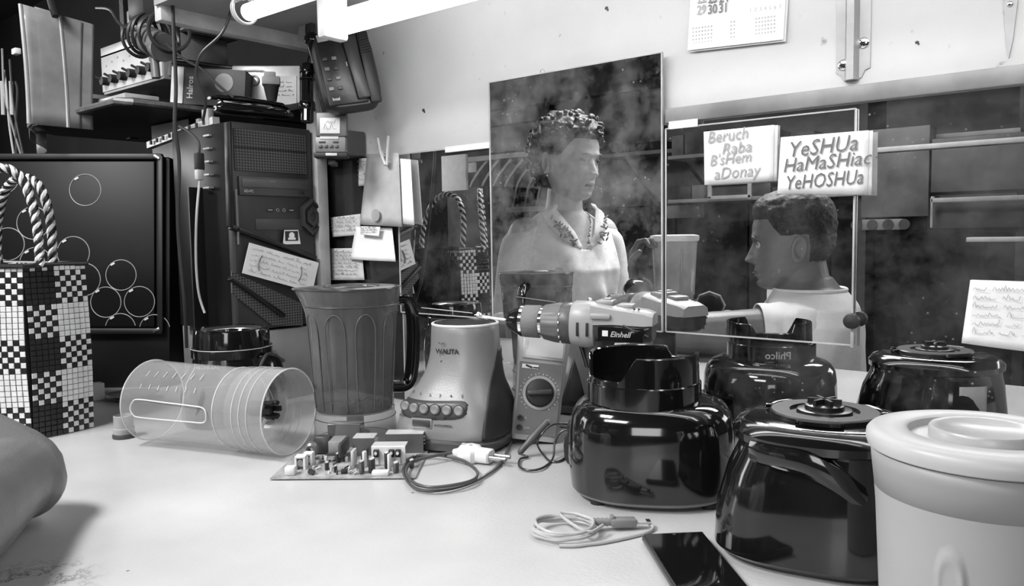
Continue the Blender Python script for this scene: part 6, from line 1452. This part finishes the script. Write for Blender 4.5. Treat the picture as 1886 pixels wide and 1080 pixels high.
part('plank', MB().box(((p0.x + p1.x) / 2, -2.42, p0.z), (p1.x - p0.x, .26, .024), bev=.003), M_b3, ws)
for px in (1160, 1270): q = MY(px, 292, -2.35); part('strut', MB().tube([(q.x, -2.30, q.z - .01), (q.x + .14, -2.58, q.z - .33)], .010, 8, 0), M_rubber, ws)
for i in range(4):
    q = MY(1134 + 14 * i, 284, -2.38); tag(MB().torus((0, 0, .030), .030, .007, Matrix.Rotation(PI / 2 + .2 * i, 3, 'X'), seg=20, ms=6).build('cable_coil', M_rubber, loc=q + V((0, 0, .008))), ('leftmost', 'second from left', 'third from left', 'rightmost')[i] + ' small black coil on the pale plank shelf in the mirror', 'coil', 'coils on the plank shelf')
mbox(1172, 262, 1226, 282, -2.4, .15, 'black_box', M_b2, 'flat black box on the right end of the pale plank shelf', 'box')
# operator-side rack seen in the right hand panes
rk = thing('storage_rack', 'dark storage rack full of parts, seen in the mirrors behind the seated man', 'rack')
for z_, pz in ((0, 292), (1, 372)):
    p0, p1 = MY(1236, pz, -1.75), MY(1880, pz - 12, -1.75); part('rack_shelf', MB().box(((p0.x + p1.x) / 2, -1.90, p0.z), (p1.x - p0.x, .34, .018), bev=.002), M_b1, rk)
for px in (1590, 1885): q = MY(px, 300, -1.75); part('upright', MB().box((q.x, -1.9, .275 - .05), (.035, .30, 2.2)), M_b2, rk)
rz_ = random.Random(21); ORD = 'first second third fourth fifth sixth seventh eighth ninth tenth eleventh twelfth thirteenth fourteenth fifteenth'.split()
for r_i, (pz, yv) in enumerate(((290, -1.78), (370, -1.78))):
    px = 1240; n_ = 0
    while px < 1575:
        w2 = rz_.uniform(16, 44); h2 = rz_.uniform(18, 50 if r_i == 0 else 34)
        g_ = rz_.choice(('dark_part', 'mid_part', 'dim_part')); mm = {'dark_part': M_b2, 'mid_part': M_dgrey, 'dim_part': mat('dim_part', .10, .6, var=.3)}[g_]
        mbox(px, pz - h2, px + w2, pz - 2, yv, .14, 'parts_box', mm, f"{'wide' if w2 > 32 else 'narrow' if w2 < 24 else 'middling'} {dict(dark_part='black', mid_part='dark grey', dim_part='grey')[g_]} box, {ORD[n_]} from the left on the {('upper', 'lower')[r_i]} rack shelf in the mirror", 'box', 'boxes of parts on the storage rack')
        n_ += 1; px += w2 + rz_.uniform(2, 8)
fr2 = thing('picture_frame', 'small pale picture frame between the two signs in the mirror, above the held jar', 'frame')
for x0, y0_, x1, y1_ in ((1306, 334, 1386, 341), (1306, 360, 1386, 367), (1306, 334, 1313, 367), (1379, 334, 1386, 367)): mbox(x0, y0_, x1, y1_, -1.60, .015, 'frame_side', M_b3, par=fr2)
mbox(1312, 340, 1380, 361, -1.61, .01, 'picture', M_b2, par=fr2)
mbox(1588, 236, 1712, 400, -1.62, .12, 'metal_cabinet', mat('worn_grey_cabinet', .075, .5, var=.4, vscale=9), 'worn mid-grey cabinet seen in the long mirror right of the bold sign', 'cabinet')
mbox(1716, 250, 1886, 352, -1.62, .12, 'metal_cabinet', mat('worn_grey_cabinet2', .045, .5, var=.4, vscale=9), 'darker grey cabinet seen at the right end of the long mirror', 'cabinet')
mbox(1605, 262, 1900, 272, -1.30, .05, 'rail', M_b3, 'long pale horizontal rail seen across the long mirror', 'rail')
lf = thing('window_frame', 'pale angled frame around a dark opening, seen at the right end of the long mirror', 'frame')
mbox(1714, 362, 1900, 371, -1.45, .03, 'frame_top', M_b3, par=lf); mbox(1714, 362, 1719, 420, -1.45, .03, 'frame_side', M_b3, par=lf); mbox(1719, 371, 1900, 420, -1.50, .02, 'dark_opening', M_b2, par=lf)
mbox(1780, 437, 1900, 446, -1.35, .10, 'pale_shelf_edge', M_b3, 'short pale shelf edge seen below the angled frame in the long mirror', 'shelf')
sk2 = mbox(1588, 404, 1664, 424, -1.60, .01, 'label_strip', mat('label_grey', .13, .6), 'strip of small round labels under the worn grey cabinet in the mirror', 'labels')
sk2d = MB()
for i in range(4): part('round_label', MB().cyl((-.10 + .062 * i, .006, 0), (-.10 + .062 * i, .008, 0), .022, seg=16), M_b2, sk2)
mbox(1592, 430, 1900, 700, -1.9, .5, 'dark_counter', M_b2, 'dark counter block low in the long mirror, right of the seated man', 'counter')
